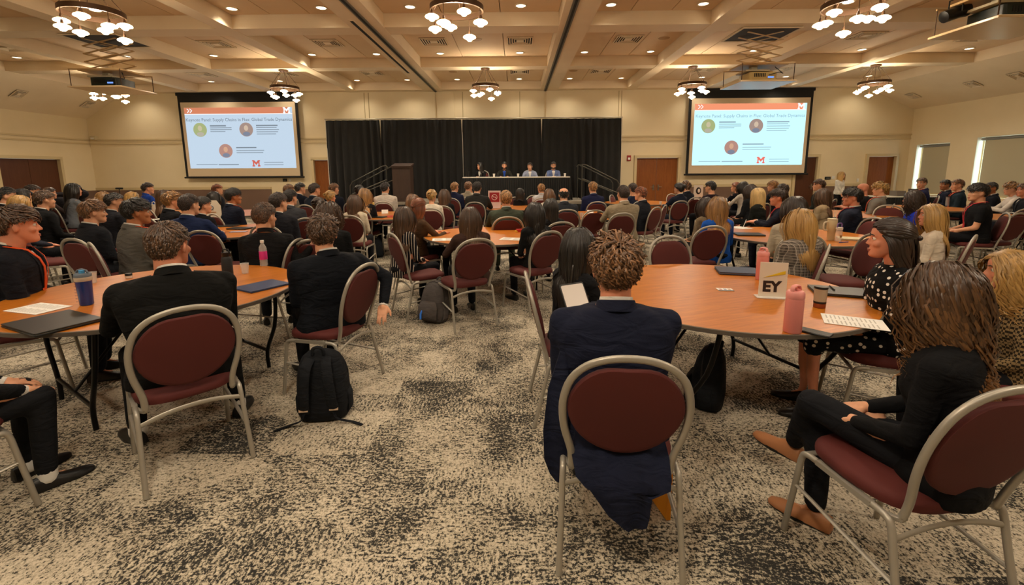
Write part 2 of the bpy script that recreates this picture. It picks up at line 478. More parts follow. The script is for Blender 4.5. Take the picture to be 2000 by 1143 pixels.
# doors
def door(n, x0, x1, h, leaves, m, label_side, axis='x', y=YF, handle='right'):
    d = empty('door_%d' % n, ((x0+x1)/2, y+.06, 0) if axis == 'x' else (XL-.06, (x0+x1)/2, 0), 0 if axis == 'x' else pi/2)
    d['kind'] = 'structure'
    W = x1-x0; fr = MB()
    for s in (-1, 1): fr.box((s*(W/2+.02), -.06, h/2), (.09, .16, h))
    fr.box((0, -.06, h+.03), (W+.13, .16, .09))
    fr.obj('door_frame', TRIMM, d)
    for k in range(leaves):
        w1 = (W-.05)/leaves; cx = -W/2+.025+w1*(k+.5)
        lf = MB().box((cx, .0, h/2-.01), (w1-.012, .05, h-.03)).obj('door_leaf', m, d)
        hx = cx+(w1/2-.09)*(1 if (k == 0 and leaves == 2) or (leaves == 1 and handle == 'right') else -1)
        MB().box((hx, -.035, 1.0), (.05, .02, .2)).tube([(hx, -.05, 1.02), (hx+(.0), -.085, 1.02), (hx-.11*(1 if hx > cx else -1), -.085, 1.02)], .011, 8).obj('door_handle', mat('satin_steel', '#9a9388', .3, .9), lf, smooth=40)
    return d
door(1, 4.22, 5.73, 2.06, 2, DOORW, '')
door(2, -7.30, -6.39, 2.06, 1, DOORW, '')
door(3, 9.84, 10.63, 2.06, 1, DOORD, '')
door(4, 12.36, 13.36, 2.06, 1, DOORW, '', handle='right')
door(5, 13.39, 15.27, 2.10, 2, DOORD, '', axis='y')

# ceiling: slab, slopes, beams, panels
ce = struct('ceiling', MB().box(((SLL+SLR)/2, (YB+YF)/2, ZP+.18), (SLR-SLL, YF-YB, .05)), CEIL)
for (xa, za, xb, zb) in ((XL-.05, ZWL, SLL, ZC), (SLR, ZC, XR+.05, ZWR)):
    MB().add([(xa, YB, za), (xb, YB, zb), (xb, YF, zb), (xa, YF, za), (xa, YB, za+.3), (xb, YB, zb+.5), (xb, YF, zb+.5), (xa, YF, za+.3)],
             [(0, 1, 2, 3), (7, 6, 5, 4), (0, 4, 5, 1), (3, 2, 6, 7), (1, 5, 6, 2), (0, 3, 7, 4)]).obj('slope_panel', CEIL, ce)
LB = [(-11.25, -10.95), (-8.6, -8.25), (-5.85, -5.55), (-3.22, -2.58), (.82, 1.42), (3.75, 4.05), (6.45, 6.8), (9.15, 9.45)]
TB = [(16.16, 16.5), (12.8, 13.2), (9.38, 9.85), (6.0, 6.45), (2.65, 3.1), (-.7, -.25), (-4.05, -3.6)]
for a, b in LB:
    MB().box(((a+b)/2, (YB+YF)/2, (ZC+ZP+.16)/2), (b-a, YF-YB, ZP+.16-ZC)).obj('beam', CEIL, ce)
for a, b in TB:
    MB().box(((SLL+SLR)/2, (a+b)/2, (ZC+.006+ZP+.16)/2), (SLR-SLL, b-a, ZP+.15-ZC)).obj('beam', CEIL, ce)
COLS = []; x = SLL
for a, b in LB+[(SLR, SLR)]: COLS.append((x, a)); x = b
ROWS = [(TB[i+1][1], TB[i][0]) for i in range(len(TB)-1)]
OPEN = {}          # coffers with a projector lift opening: (col,row) -> (x0,x1,y0,y1)
pm = {}
def panel(x0, x1, y0, y1):
    k = (round(x1-x0, 3), round(y1-y0, 3))
    if k not in pm: pm[k] = MB().box((0, 0, 0), (k[0]-.016, k[1]-.016, .03)).mesh('ceiling_panel', [TILE])
    mkobj('ceiling_panel', pm[k], ce, loc=((x0+x1)/2, (y0+y1)/2, ZP+.015))
PROJ = [(-8.1, 10.2), (5.3, 10.0)]
for ci, (a, b) in enumerate(COLS):
    for ri, (c, d) in enumerate(ROWS):
        n = 3 if ri < 4 else 1
        for k in range(n):
            x0, x1 = a+(b-a)*k/n, a+(b-a)*(k+1)/n
            panel(x0, x1, c, d)
# movable-partition tracks
for X, nm in ((-2.83, 'left'), (.99, 'right')):
    tk = empty('partition_track', (X, 5, ZC)); tag(tk, 'black slotted partition track running along the ceiling %s of centre' % nm, 'track')
    MB().box((0, 0, -.008), (.11, 23, .016)).obj('track_flange', mat('track_metal', '#7a7468', .5, .4), tk)
    MB().box((0, 0, -.019), (.045, 23, .006)).obj('track_slot', mat('slot_black', '#0b0b0b', .6), tk)
sd = empty('slot_diffuser', (-3.06, 11.2, ZC)); tag(sd, 'long black linear air slot beside the left partition track', 'air vent')
MB().box((0, 0, -.004), (.10, 4.6, .008)).obj('frame', CEIL, sd)
MB().box((0, 0, -.011), (.06, 4.5, .006)).obj('slot', MATS['slot_black'], sd)

# ------------------------------------------------------------------ ceiling fixtures
colname = ['far left side coffer', 'third coffer left of centre', 'second coffer left of centre', 'coffer left of the left track', 'centre coffer', 'coffer right of the right track', 'second coffer right of centre', 'third coffer right of centre', 'far right side coffer']
rowname = ['row nearest the stage', 'second row from the stage', 'third row from the stage', 'fourth row from the stage', 'row above the camera', 'row behind the camera']
def spot(parent, z, W):
    ld = bpy.data.lights.new('downlight_lamp', 'SPOT'); ld.energy = W; ld.color = WARM; ld.spot_size = radians(125); ld.spot_blend = .8; ld.shadow_soft_size = .07
    lo = bpy.data.objects.new('lamp', ld); COL.objects.link(lo); lo.parent = parent; lo.location = (0, 0, z)
dl0 = None
def downlight(x, y, ci, ri, side):
    global dl0
    if dl0 is None:
        r = empty('downlight', (x, y, ZP))
        MB().lathe([(.088, 0), (.112, 0), (.114, -.012), (.098, -.016), (.088, -.01)], n=24, cap=False).obj('trim_ring', mat('white_trim', '#ddd2bb', .4), r, smooth=50)
        MB().lathe([(.0885, -.003), (.0885, -.006)], n=24).obj('lens', LAMPG, r)
        dl0 = r
    else: r = copy_tree(dl0); r.location = (x, y, ZP)
    tag(r, 'round recessed downlight, %s, %s%s' % (colname[ci], rowname[ri], side), 'downlight', 'recessed ceiling downlights')
    for ch in r.children:
        if ch.type == 'LIGHT': return
    return r
dls = []
for ri, y in enumerate([15.75, 12.4, 9.03, 5.7, 2.35, -1.0]):
    for ci, xs in enumerate([[-13.1], [-10.2], [-7.9], [-5.32, -3.64], [-1.98, .08], [1.75, 3.45], [6.1], [8.85], [11.56]]):
        for k, x in enumerate(xs):
            r = downlight(x, y, ci, ri, '' if len(xs) == 1 else ', '+('left', 'right')[k]); dls.append(r)
for r in dls: spot(r, -.03, DOWNLIGHT_W)
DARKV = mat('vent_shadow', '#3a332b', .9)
v0 = None
def vent(x, y, label, rz=0.0, tilt=None, z=ZP, small=False):
    global v0
    if v0 is None:
        r = empty('ceiling_vent')
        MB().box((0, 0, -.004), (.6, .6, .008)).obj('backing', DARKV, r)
        MB().box((0, .29, -.012), (.6, .02, .018)).box((0, -.29, -.012), (.6, .02, .018)).box((.29, 0, -.012), (.02, .56, .018)).box((-.29, 0, -.012), (.02, .56, .018)).obj('frame', CEIL, r)
        for k, s in enumerate((.24, .185, .13)):
            q = MB()
            for sx in (-1, 1): q.box((sx*s, 0, -.012), (.018, 2*s+.018, .012), ry=sx*.5); q.box((0, sx*s, -.012), (2*s-.018, .018, .012), rx=-sx*.5)
            q.obj('louver_ring', CEIL, r)
        MB().box((0, 0, -.014), (.17, .17, .014)).obj('centre_plate', CEIL, r)
        v0 = r
    else: r = copy_tree(v0)
    r.location = (x, y, z); r.rotation_euler = (0, 0, rz) if tilt is None else tilt
    r.scale = (.55, .55, 1) if small else (1, 1, 1)
    tag(r, label, 'air vent', 'square ceiling air vents')
for x, y, c, r in [(-7.13, 11.35, 2, 1), (-4.48, 11.35, 3, 1), (-1.95, 11.31, 4, 1), (.08, 11.3, 4, 1), (2.6, 11.26, 5, 1), (-9.77, 14.69, 1, 0), (-7.2, 14.69, 2, 0), (-4.47, 14.68, 3, 0), (.09, 14.65, 4, 0), (2.59, 14.68, 5, 0), (5.7, 14.6, 6, 0), (8.0, 14.54, 7, 0), (10.9, 14.54, 8, 0), (8.0, 11.15, 7, 1), (-12.32, 11.49, 0, 1), (10.8, 11.41, 8, 1)]:
    vent(x, y, 'square louvered air vent%s, %s, %s' % (', left one' if x == -1.95 else (', right one' if x == .08 else ''), colname[c], rowname[r]))
sl = atan2(ZC-ZWL, SLL-XL); sr = atan2(ZC-ZWR, XR-SLR)
for i, (px, py) in enumerate([(35, 175), (170, 197)]):
    X = -14.6; r = ray(px, py); t = X/r[0]; Y = r[1]*t
    vent(X, Y, 'small air vent on the sloped left ceiling, %s' % ('nearer the camera', 'nearer the screen wall')[i], tilt=(0, -sl, 0), z=ZWL+(X-XL)*math.tan(sl)-.004, small=True)
for i, (px, py) in enumerate([(1783, 190), (1900, 167), (1988, 150)]):
    X = 13.0; r = ray(px, py); t = X/r[0]; Y = r[1]*t
    vent(X, Y, 'small air vent on the sloped right ceiling, %s' % ('nearest the screen wall', 'middle one of three', 'nearest the camera')[i], tilt=(0, sr, 0), z=ZWR+(XR-X)*math.tan(sr)-.004, small=True)
sp0 = None
for i, (px, py, l) in enumerate([(930, 77, 'centre coffer, second row from the stage'), (885, 140, 'centre coffer, row nearest the stage'), (1297, 74, 'coffer right of the right track, second row'), (1120, 138, 'coffer right of the right track, nearest row'), (1527, 71, 'coffer right of the right projector')]):
    x, y = onz(px, py, ZP)
    if sp0 is None:
        r = empty('ceiling_speaker'); MB().lathe([(.115, 0), (.13, 0), (.13, -.008), (.11, -.012), (.02, -.012)], n=24).obj('grille', mat('speaker_grille', '#b39066', .7), r, smooth=40)
        MB().lathe([(.135, 0), (.145, 0), (.145, -.006), (.135, -.006)], n=24, cap=False).obj('rim', CEIL, r); sp0 = r
    else: r = copy_tree(sp0)
    r.location = (x, y, ZP); tag(r, 'round flush ceiling speaker grille in the '+l, 'speaker', 'round ceiling speakers')

# chandeliers
def make_chandelier():
    r = empty('chandelier'); R = .36
    MB().lathe([(.0, .0), (.12, 0), (.125, -.03), (.05, -.05), (0, -.05)], n=20, cap=False).obj('canopy', BRONZE, r, smooth=40)
    zr = -.47
    MB().lathe([(R-.012, zr-.035), (R+.012, zr-.035), (R+.012, zr+.035), (R-.012, zr+.035), (R-.012, zr-.035)], n=48, cap=False).obj('ring', BRONZE, r, smooth=30)
    for k in range(5):
        a = 2*pi*k/5+.3
        MB().tube([(.07*cos(a), .07*sin(a), -.03), (R*cos(a), R*sin(a), zr+.03)], .006, 6).obj('stay_rod', BRONZE, r, smooth=60)
    lm = None
    for k in range(8):
        a = 2*pi*(k+.5)/8; rr = R if k % 2 else R*.98; dz = -.17 if k % 2 else -.09
        if k in (1, 5): dz = -.23
        L = MB().tube([(0, 0, 0), (0, 0, dz+.06)], .005, 6).lathe([(.012, dz+.075), (.018, dz+.05), (.022, dz+.02), (.022, dz+.0)], n=10).obj('lamp_stem', BRONZE, r, smooth=50)
        L.location = (rr*cos(a), rr*sin(a), zr-.03)
        if lm is None: lm = MB().lathe([(.024, .02), (.055, .012), (.085, -.005), (.094, -.02), (.088, -.03), (.055, -.036), (.042, -.055), (.026, -.072), (.004, -.078)], n=20).mesh('glass_shade', [GLOW], 180)
        mkobj('glass_shade', lm, L, loc=(0, 0, dz))
    return r
ch0 = make_chandelier()
chs = [(-5.95, 6.75, 'large ring chandelier with eight glowing lamps, upper left foreground'), (-.83, 6.75, 'ring chandelier with eight glowing lamps, top centre foreground'), (4.62, 6.75, 'ring chandelier with eight glowing lamps, top right foreground'),
       (-11.3, 13.0, 'ring chandelier half hidden behind the left projector'), (-6.4, 13.0, 'ring chandelier hanging at the right edge of the left screen'), (-.86, 13.0, 'small distant ring chandelier above the black curtain'), (4.78, 13.0, 'ring chandelier hanging at the left edge of the right screen'), (9.7, 13.0, 'ring chandelier beyond the right edge of the right screen'),
       (-6.3, .6, 'ring chandelier overhead left of the camera'), (-.83, .3, 'ring chandelier above the camera'), (4.62, .6, 'ring chandelier overhead right of the camera')]
for i, (x, y, l) in enumerate(chs):
    r = ch0 if i == 0 else copy_tree(ch0)
    r.location = (x, y, ZC+.005 if i > 2 and i < 8 else ZP)
    if not (i > 2 and i < 8):
        pass
    tag(r, l, 'chandelier', 'ring chandeliers')
# copies share the same long drop; near ones hang from the coffer panels on a stem
for o in [x for x in COL.objects if x.name.startswith('chandelier') and x.type == 'EMPTY']:
    if abs(o.location.z-ZP) < .001:
        o.location.z = ZC-.08
        MB().tube([(0, 0, -.01), (0, 0, ZP-ZC+.08)], .02, 10).obj('hanging_stem', BRONZE, o, smooth=40)
    for kind_, e_ in (('POINT', 2.6), ('SPOT', 5.4)):
        ld = bpy.data.lights.new('chandelier_lamp', kind_); ld.energy = CHANDELIER_W*e_; ld.color = WARM; ld.shadow_soft_size = .14
        if kind_ == 'SPOT': ld.spot_size = radians(172); ld.spot_blend = .5
        lo = bpy.data.objects.new('lamp', ld); COL.objects.link(lo); lo.parent = o; lo.location = (0, 0, -.66)

# projector lifts
def projector(x, y, dark, label, zt=3.36, ph=0.0):
    r = empty('projector_lift', (x, y, ZC), ph); tag(r, label, 'projector')
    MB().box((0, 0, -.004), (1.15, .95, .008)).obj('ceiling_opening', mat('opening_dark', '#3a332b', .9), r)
    q = MB()
    for s in (-1, 1): q.box((s*.575, 0, -.012), (.03, .98, .02)); q.box((0, s*.475, -.012), (1.12, .03, .02))
    q.obj('opening_frame', CEIL, r)
    st = mat('painted_lift_steel', '#c7a574', .5, .2); n = 4; zb = -.62; dz = -zb/n
    for s in (-1, 1):
        for k in range(n):
            z0, z1 = -dz*k-.01, -dz*(k+1)-.01
            MB().tube([(-.36, s*.2, z0), (.36, s*.2, z1)], .017, 4, ry=.008).obj('scissor_arm', st, r)
            MB().tube([(.36, s*.215, z0), (-.36, s*.215, z1)], .017, 4, ry=.008).obj('scissor_arm', st, r)
    MB().rbox((0, 0, zb-.03), (.95, .6, .03), .02).obj('mount_plate', st, r, smooth=40)
    for sx in (-1, 1):
        for sy in (-1, 1): MB().tube([(sx*.52, sy*.42, zb-.03), (sx*.52, sy*.42, zt-ZC)], .008, 6).obj('hanger_rod', BRONZE, r)
    for sy in (-1, 1): MB().box((0, sy*.42, zb-.035), (1.06, .02, .02)).obj('hanger_bar', st, r)
    MB().rbox((0, 0, zt-ZC), (1.12, .95, .03), .01).obj('ceiling_cover_plate', mat('cover_plate', '#d9bd92', .25, 0, .6), r, smooth=40)
    body = mat('projector_dark', '#1a211c', .35) if dark else mat('projector_cream', '#b9a066', .5)
    p = MB().rbox((0, 0, zt-ZC+.13), (.56, .5, .17), .04).obj('projector_body', body, r, smooth=40)
    MB().lathe([(.045, 0), (.06, 0), (.06, .05), (.05, .06), (.045, .02)], n=16).xf(Matrix.Translation((.12, .25, zt-ZC+.14)) @ Matrix.Rotation(-pi/2, 4, 'X')).obj('lens_barrel', PLAST, p, smooth=40)
    q = MB()
    for k in range(7): q.box((-.18+.035*k, -.252, zt-ZC+.15), (.02, .006, .07))
    q.obj('exhaust_grille', PLAST, p)
    MB().box((.15, -.253, zt-ZC+.11), (.12, .006, .03)).obj('status_panel', mat('status_light', '#5f7fb0', .4, emit='#6f9fff', estr=.6), p)
    MB().box((-.1, 0, zt-ZC+.25), (.5, .44, .03)).box((-.1, 0, (zt-ZC+.26+zb-.04)/2), (.12, .12, zb-.04-(zt-ZC+.26))).obj('mount_bracket', mat('bracket_white', '#b5a98c', .5), r)
    MB().tube([(.3, -.1, zb-.05), (.42, -.2, zb-.2), (.3, -.28, zt-ZC+.2), (.1, -.26, zt-ZC+.15)], .008, 6).obj('cable', PLAST, r, smooth=60)
projector(-8.62, 10.05, True, 'black projector on a scissor lift in front of the left screen')
projector(5.05, 10.05, False, 'cream projector on a scissor lift in front of the right screen')
x3, y3 = onz(1955, 50, 3.36)
projector(x3+.15, y3+.1, True, 'black projector on its lift plate cut off at the top right corner')
x4, y4 = onz(1868, 5, 3.75)
pr = empty('stage_spotlight', (x4, y4, 3.62)); tag(pr, 'black clamp spotlight hanging at the top edge right of the third chandelier', 'spotlight')
MB().lathe([(.03, -.16), (.075, -.15), (.08, .05), (.095, .12), (.09, .15), (.02, .14)], n=18).xf(Matrix.Rotation(radians(70), 4, 'Y')).obj('lamp_housing', PLAST, pr, smooth=40)
MB().tube([(0, -.1, 0), (0, -.1, .18), (0, .1, .18), (0, .1, 0)], .01, 6).tube([(0, 0, .18), (0, 0, .75)], .012, 6).obj('yoke', PLAST, pr)

# ------------------------------------------------------------------ projection screens
def emis(name, col, s):
    return mat(name, '#101010', .9, emit=col, estr=s, spec=0)
def screen(xa, xb, z0, z1, label, s, skyc, midc):
    cx = (xa+xb)/2; W = xb-xa; H = z1-z0; y = 16.3
    r = empty('projection_screen', (cx, y, z0)); tag(r, label, 'screen')
    blk = mat('screen_black_border', '#11100f', .8)
    MB().box((0, .012, H/2), (W, .012, H)).obj('border', blk, r)
    MB().tube([(-W/2-.05, 0, -.02), (W/2+.05, 0, -.02)], .03, 10).obj('weight_bar', blk, r, smooth=60)
    MB().box((0, .06, H+.0), (W+.1, .12, .1)).obj('screen_case', blk, r)
    t = .30; e = .09
    sf = MB().box((0, 0, (H-t)/2+.02), (W-2*e, .01, H-t-.0)).obj('screen_surface', mat('screen_white', '#cdb898', .8), r)
    # slide
    a0, a1 = -W/2+.20, W/2-.20; b0, b1 = .30, H-t-.16
    w_, h_ = a1-a0, b1-b0
    def U(u): return a0+u*w_
    def V(v): return b0+(1-v)*h_
    def rect(mb, u0, v0, u1, v1, d, mi=0): return mb.box(((U(u0)+U(u1))/2, -.006-d, (V(v0)+V(v1))/2), (U(u1)-U(u0), .002, V(v0)-V(v1)), mi)
    sl_ = rect(MB(), 0, 0, 1, 1, 0).obj('slide', emis('slide_bg_'+skyc, skyc, s), r)
    rect(MB(), .0, .0, .97, .10, .003).obj('banner', emis('slide_red_'+skyc, '#e08a66' if s < .9 else '#f28d70', s*.9), sl_)
    rect(MB(), .0, .10, 1, .112, .003).obj('banner_rule', emis('slide_white', '#ffffff', s), sl_)
    q = MB()
    for k in (0, 1):
        u = .03+.025*k
        q.tube([(U(u), -.011, V(.02)), (U(u+.018), -.011, V(.05)), (U(u), -.011, V(.08))], .012, 4)
    q.obj('chevrons', emis('slide_white', '#ffffff', s), sl_)
    dk = emis('slide_text_'+midc, midc, s*.8)
    tm = text_mesh('Keynote Panel: Supply Chains in Flux: Global Trade Dynamics', .150, .001, .001)
    tm.materials.append(dk)
    o = mkobj('slide_title', tm, sl_, loc=(U(.5), -.012, V(.20))); o.rotation_euler = (pi/2, 0, 0)
    for (u, v, pc, hc) in ((.13, .36, '#b9c48a', '#d6cba8'), (.56, .36, '#b79d92', '#e0c8b0'), (.35, .71, '#c99a8c', '#e3b394')):
        R_ = .24; pt = MB().lathe([(R_, 0), (R_, .003)], n=32).xf(Matrix.Translation((U(u), -.008, V(v))) @ Matrix.Rotation(pi/2, 4, 'X')).obj('portrait', emis('portrait_'+pc, pc, s*.8), sl_)
        MB().ball((U(u), -.012, V(v)+.05), (.075, .003, .095), 14, 8).obj('portrait_head', emis('portrait_h'+hc, hc, s*.85), pt, smooth=180)
        MB().ball((U(u), -.012, V(v)-.15), (.13, .003, .075), 14, 8).obj('portrait_shoulders', emis('portrait_s'+hc, '#8c94a8' if u > .2 else '#c9c3b0', s*.8), pt, smooth=180)
    for (u, v, wd, hh) in ((.225, .285, .15, .022), (.225, .325, .2, .010), (.225, .355, .2, .010), (.225, .385, .14, .010), (.655, .285, .2, .022), (.655, .325, .19, .010), (.655, .36, .21, .010), (.655, .395, .2, .010), (.655, .43, .18, .010), (.45, .645, .19, .022), (.45, .70, .26, .010), (.45, .735, .25, .010), (.06, .93, .20, .010), (.27, .93, .19, .016), (.70, .90, .18, .010), (.70, .94, .18, .010)):
        rect(MB(), u, v, u+wd, v+hh, .004).obj('text_line', dk, sl_)
    def block_m(k, u, v, m_):
        q = MB(); a = k
        P8 = [(-.5, -.4), (-.18, -.4), (-.18, -.24), (-.26, -.24), (-.26, .08), (0, -.2), (.26, .08), (.26, -.24), (.18, -.24), (.18, -.4), (.5, -.4), (.5, -.24), (.42, -.24), (.42, .24), (.5, .24), (.5, .4), (.24, .4), (0, .12), (-.24, .4), (-.5, .4), (-.5, .24), (-.42, .24), (-.42, -.24), (-.5, -.24)]
        q.poly([(x*a, y*a) for x, y in P8], -.001, .001).xf(Matrix.Translation((U(u), -.012, V(v))) @ Matrix.Rotation(pi/2, 4, 'X'))
        q.obj('emblem', m_, sl_)
    block_m(.28, .625, .92, emis('emblem_red_'+skyc, '#e06a5a', s*.85))
    block_m(.25, .95, .05, emis('slide_white', '#ffffff', s))
screen(-11.82, -7.63, 1.47, 4.32, 'projection screen with a pale blue slide left of the curtain', .62, '#c3d6e8', '#8d9aa6')
screen(5.93, 10.16, 1.47, 4.32, 'brighter projection screen with a pale blue slide right of the curtain', .85, '#b5e6f5', '#93aab5')

# ------------------------------------------------------------------ stage curtain
edges = [-6.5, -4.62, -1.86, .82, 3.53]
nm = ['leftmost', 'second from left', 'second from right', 'rightmost']
for i in range(4):
    a, b = edges[i]+.015, edges[i+1]-.015; n = int((b-a)/.025)
    xs = np.linspace(a, b, n); rng = np.random.RandomState(i+4)
    ph = np.cumsum(rng.uniform(.35, .95, n)); amp = .055*(1+.5*np.sin(np.linspace(0, 9, n)+i))
    zs = np.linspace(3.34, .03, 9); fr = []; bk = []
    for j, z in enumerate(zs):
        k = min(1, .35+j*.12)
        yy = 15.80-.03*(i % 2)+amp*np.sin(ph)*k; xx = xs.copy()
        ov = min(1, max(0, (j-.3+.4*((i*7) % 3))/2.2))*.03-.012; xx = (a-ov)+(xs-a)/(b-a)*(b-a+2*ov)
        fr.append(np.stack([xx, yy-.012, np.full(n, z)], 1)); bk.append(np.stack([xx[::-1], yy[::-1]+.012, np.full(n, z)], 1))
    rings = [np.concatenate([f_, b_]) for f_, b_ in zip(fr, bk)]
    o = MB().loft(rings).obj('stage_curtain', BLACKCLOTH, None, smooth=60)
    tag(o, 'black pleated stage backdrop curtain, %s panel' % nm[i], 'curtain', 'black backdrop curtain panels')
cp = empty('curtain_frame', (0, 15.83, 0)); tag(cp, 'pipe frame holding up the black backdrop curtain', 'frame')
MB().tube([(-6.52, 0, 3.38), (3.55, 0, 3.38)], .02, 8).obj('crossbar', mat('pipe_alu', '#a39a88', .4, .7), cp, smooth=60)
for x in edges: MB().tube([(x, .0, 0), (x, .0, 3.38)], .016, 8).obj('upright', mat('pipe_white', '#cfc7b8', .5), cp, smooth=60)

# ------------------------------------------------------------------ stage
SZ = .70; SX0, SX1, SY0, SY1 = -4.15, 2.1, 13.75, 15.65
st = empty('stage', ((SX0+SX1)/2, (SY0+SY1)/2, 0)); tag(st, 'low stage platform with grey deck and black skirt before the curtain', 'stage')
n = 4; wdt = (SX1-SX0)/n
for k in range(n):
    MB().box((-(SX1-SX0)/2+wdt*(k+.5), 0, SZ-.04), (wdt-.01, SY1-SY0, .08)).obj('deck_panel', mat('stage_deck', '#8d8576', .7), st)
def pleats(x0, x1, y, z0, z1, amp=.018, f=.07, axis='x'):
    n = max(6, int((x1-x0)/.022)); xs = np.linspace(x0, x1, n)
    yy = y+amp*np.sin(xs/f*2*pi)*1.0
    def R(z, k):
        A = np.stack([xs, y+(yy-y)*k-.004, np.full(n, z)], 1); B = np.stack([xs[::-1], y+((yy-y)*k)[::-1]+.004, np.full(n, z)], 1)
        return np.concatenate([A, B])
    v = [R(z1, .4), R(z1-.06, 1), R(z0, 1.2)]
    if axis == 'y': v = [np.stack([-a[:, 1], a[:, 0], a[:, 2]], 1) for a in v]
    return MB().loft(v)
pleats(-(SX1-SX0)/2, (SX1-SX0)/2, -(SY1-SY0)/2-.03, .01, SZ-.09).obj('stage_skirt', BLACKCLOTH, st, smooth=60)
pleats(-(SY1-SY0)/2, (SY1-SY0)/2, -(SX1-SX0)/2-.03, .01, SZ-.09, axis='y').obj('stage_skirt', BLACKCLOTH, st, smooth=60)
def steps(x0, sgn, label):
    r = empty('stage_steps', (x0, 14.75, 0)); tag(r, label, 'steps')
    for k in range(3):
        MB().box((sgn*(.16+.3*k), 0, SZ-.175*(k+1)-.02), (.3, 1.0, .04)).obj('tread', BLKM, r)
        MB().box((sgn*(.3+.3*k), 0, (SZ-.175*(k+1))/2), (.02, .98, SZ-.175*(k+1)-.04)).obj('riser', BLKM, r)
    pm_ = mat('rail_steel', '#57564f', .35, .8)
    for s in (-1, 1):
        y = s*.5
        for dz in (0, -.42):
            MB().tube([(sgn*-.12, y, SZ+.62+dz*.3+.42), (sgn*-.06, y, SZ+1.1+dz), (sgn*.04, y, SZ+1.08+dz), (sgn*1.0, y, .92+.5+dz*.9-.12), (sgn*1.08, y, .92+.42+dz*.9-.16), (sgn*1.1, y, .04)] if dz == 0 else [(sgn*-.06, y, SZ+1.08+dz), (sgn*1.08, y, .92+.42+dz*1.05)], .018, 8).obj('handrail', pm_, r, smooth=60)
        MB().tube([(sgn*-.08, y, SZ+.0), (sgn*-.08, y, SZ+1.06)], .018, 8).obj('post', pm_, r, smooth=60)
steps(SX1-.02, 1, 'black stage steps with steel handrails at the right end of the stage')
steps(SX0+.02, -1, 'black stage steps with steel handrails at the left end of the stage')
# lectern
le = empty('lectern', (-3.52, 14.15, SZ)); tag(le, 'tall dark brown lectern standing at the left end of the stage', 'lectern')
LW = wood_mat('lectern_brown', '#3a2a20', '#46342a', .5, 1, 0, (6, 6, .8))
MB().box((0, 0, .03), (.6, .5, .06)).obj('base', LW, le)
MB().box((0, -.2, .56), (.52, .03, 1.0)).obj('front_panel', LW, le)
for s in (-1, 1): MB().box((s*.26, 0, .56), (.03, .42, 1.0)).obj('side_panel', LW, le)
MB().box((0, 0, 1.10), (.6, .5, .05), rx=.18).obj('slanted_top', LW, le)
# panel table on stage
tt = empty('head_table', (-.03, 14.55, SZ)); tag(tt, 'long skirted panel table with white top edge on the stage', 'table')
MB().rbox((0, 0, .715), (3.34, .6, .03), .02).obj('tabletop', mat('white_table_cloth', '#d9d2c4', .6), tt, smooth=40)
pleats(-1.68, 1.68, -.32, .01, .70).obj('table_skirt', BLACKCLOTH, tt, smooth=60)
for s in (-1, 1):
    MB().add([(s*1.69, -.33, .70), (s*1.69, .28, .70), (s*1.75, -.36, .01), (s*1.75, .28, .01), (s*1.68, -.33, .70), (s*1.68, .28, .70), (s*1.74, -.35, .01), (s*1.74, .28, .01)],
             [(0, 1, 3, 2), (4, 6, 7, 5), (0, 2, 6, 4), (1, 5, 7, 3), (0, 4, 5, 1), (2, 3, 7, 6)]).obj('side_skirt', BLACKCLOTH, tt)
    MB().box((s*1.5, 0, .35), (.04, .5, .70)).obj('leg', BLKM, tt)
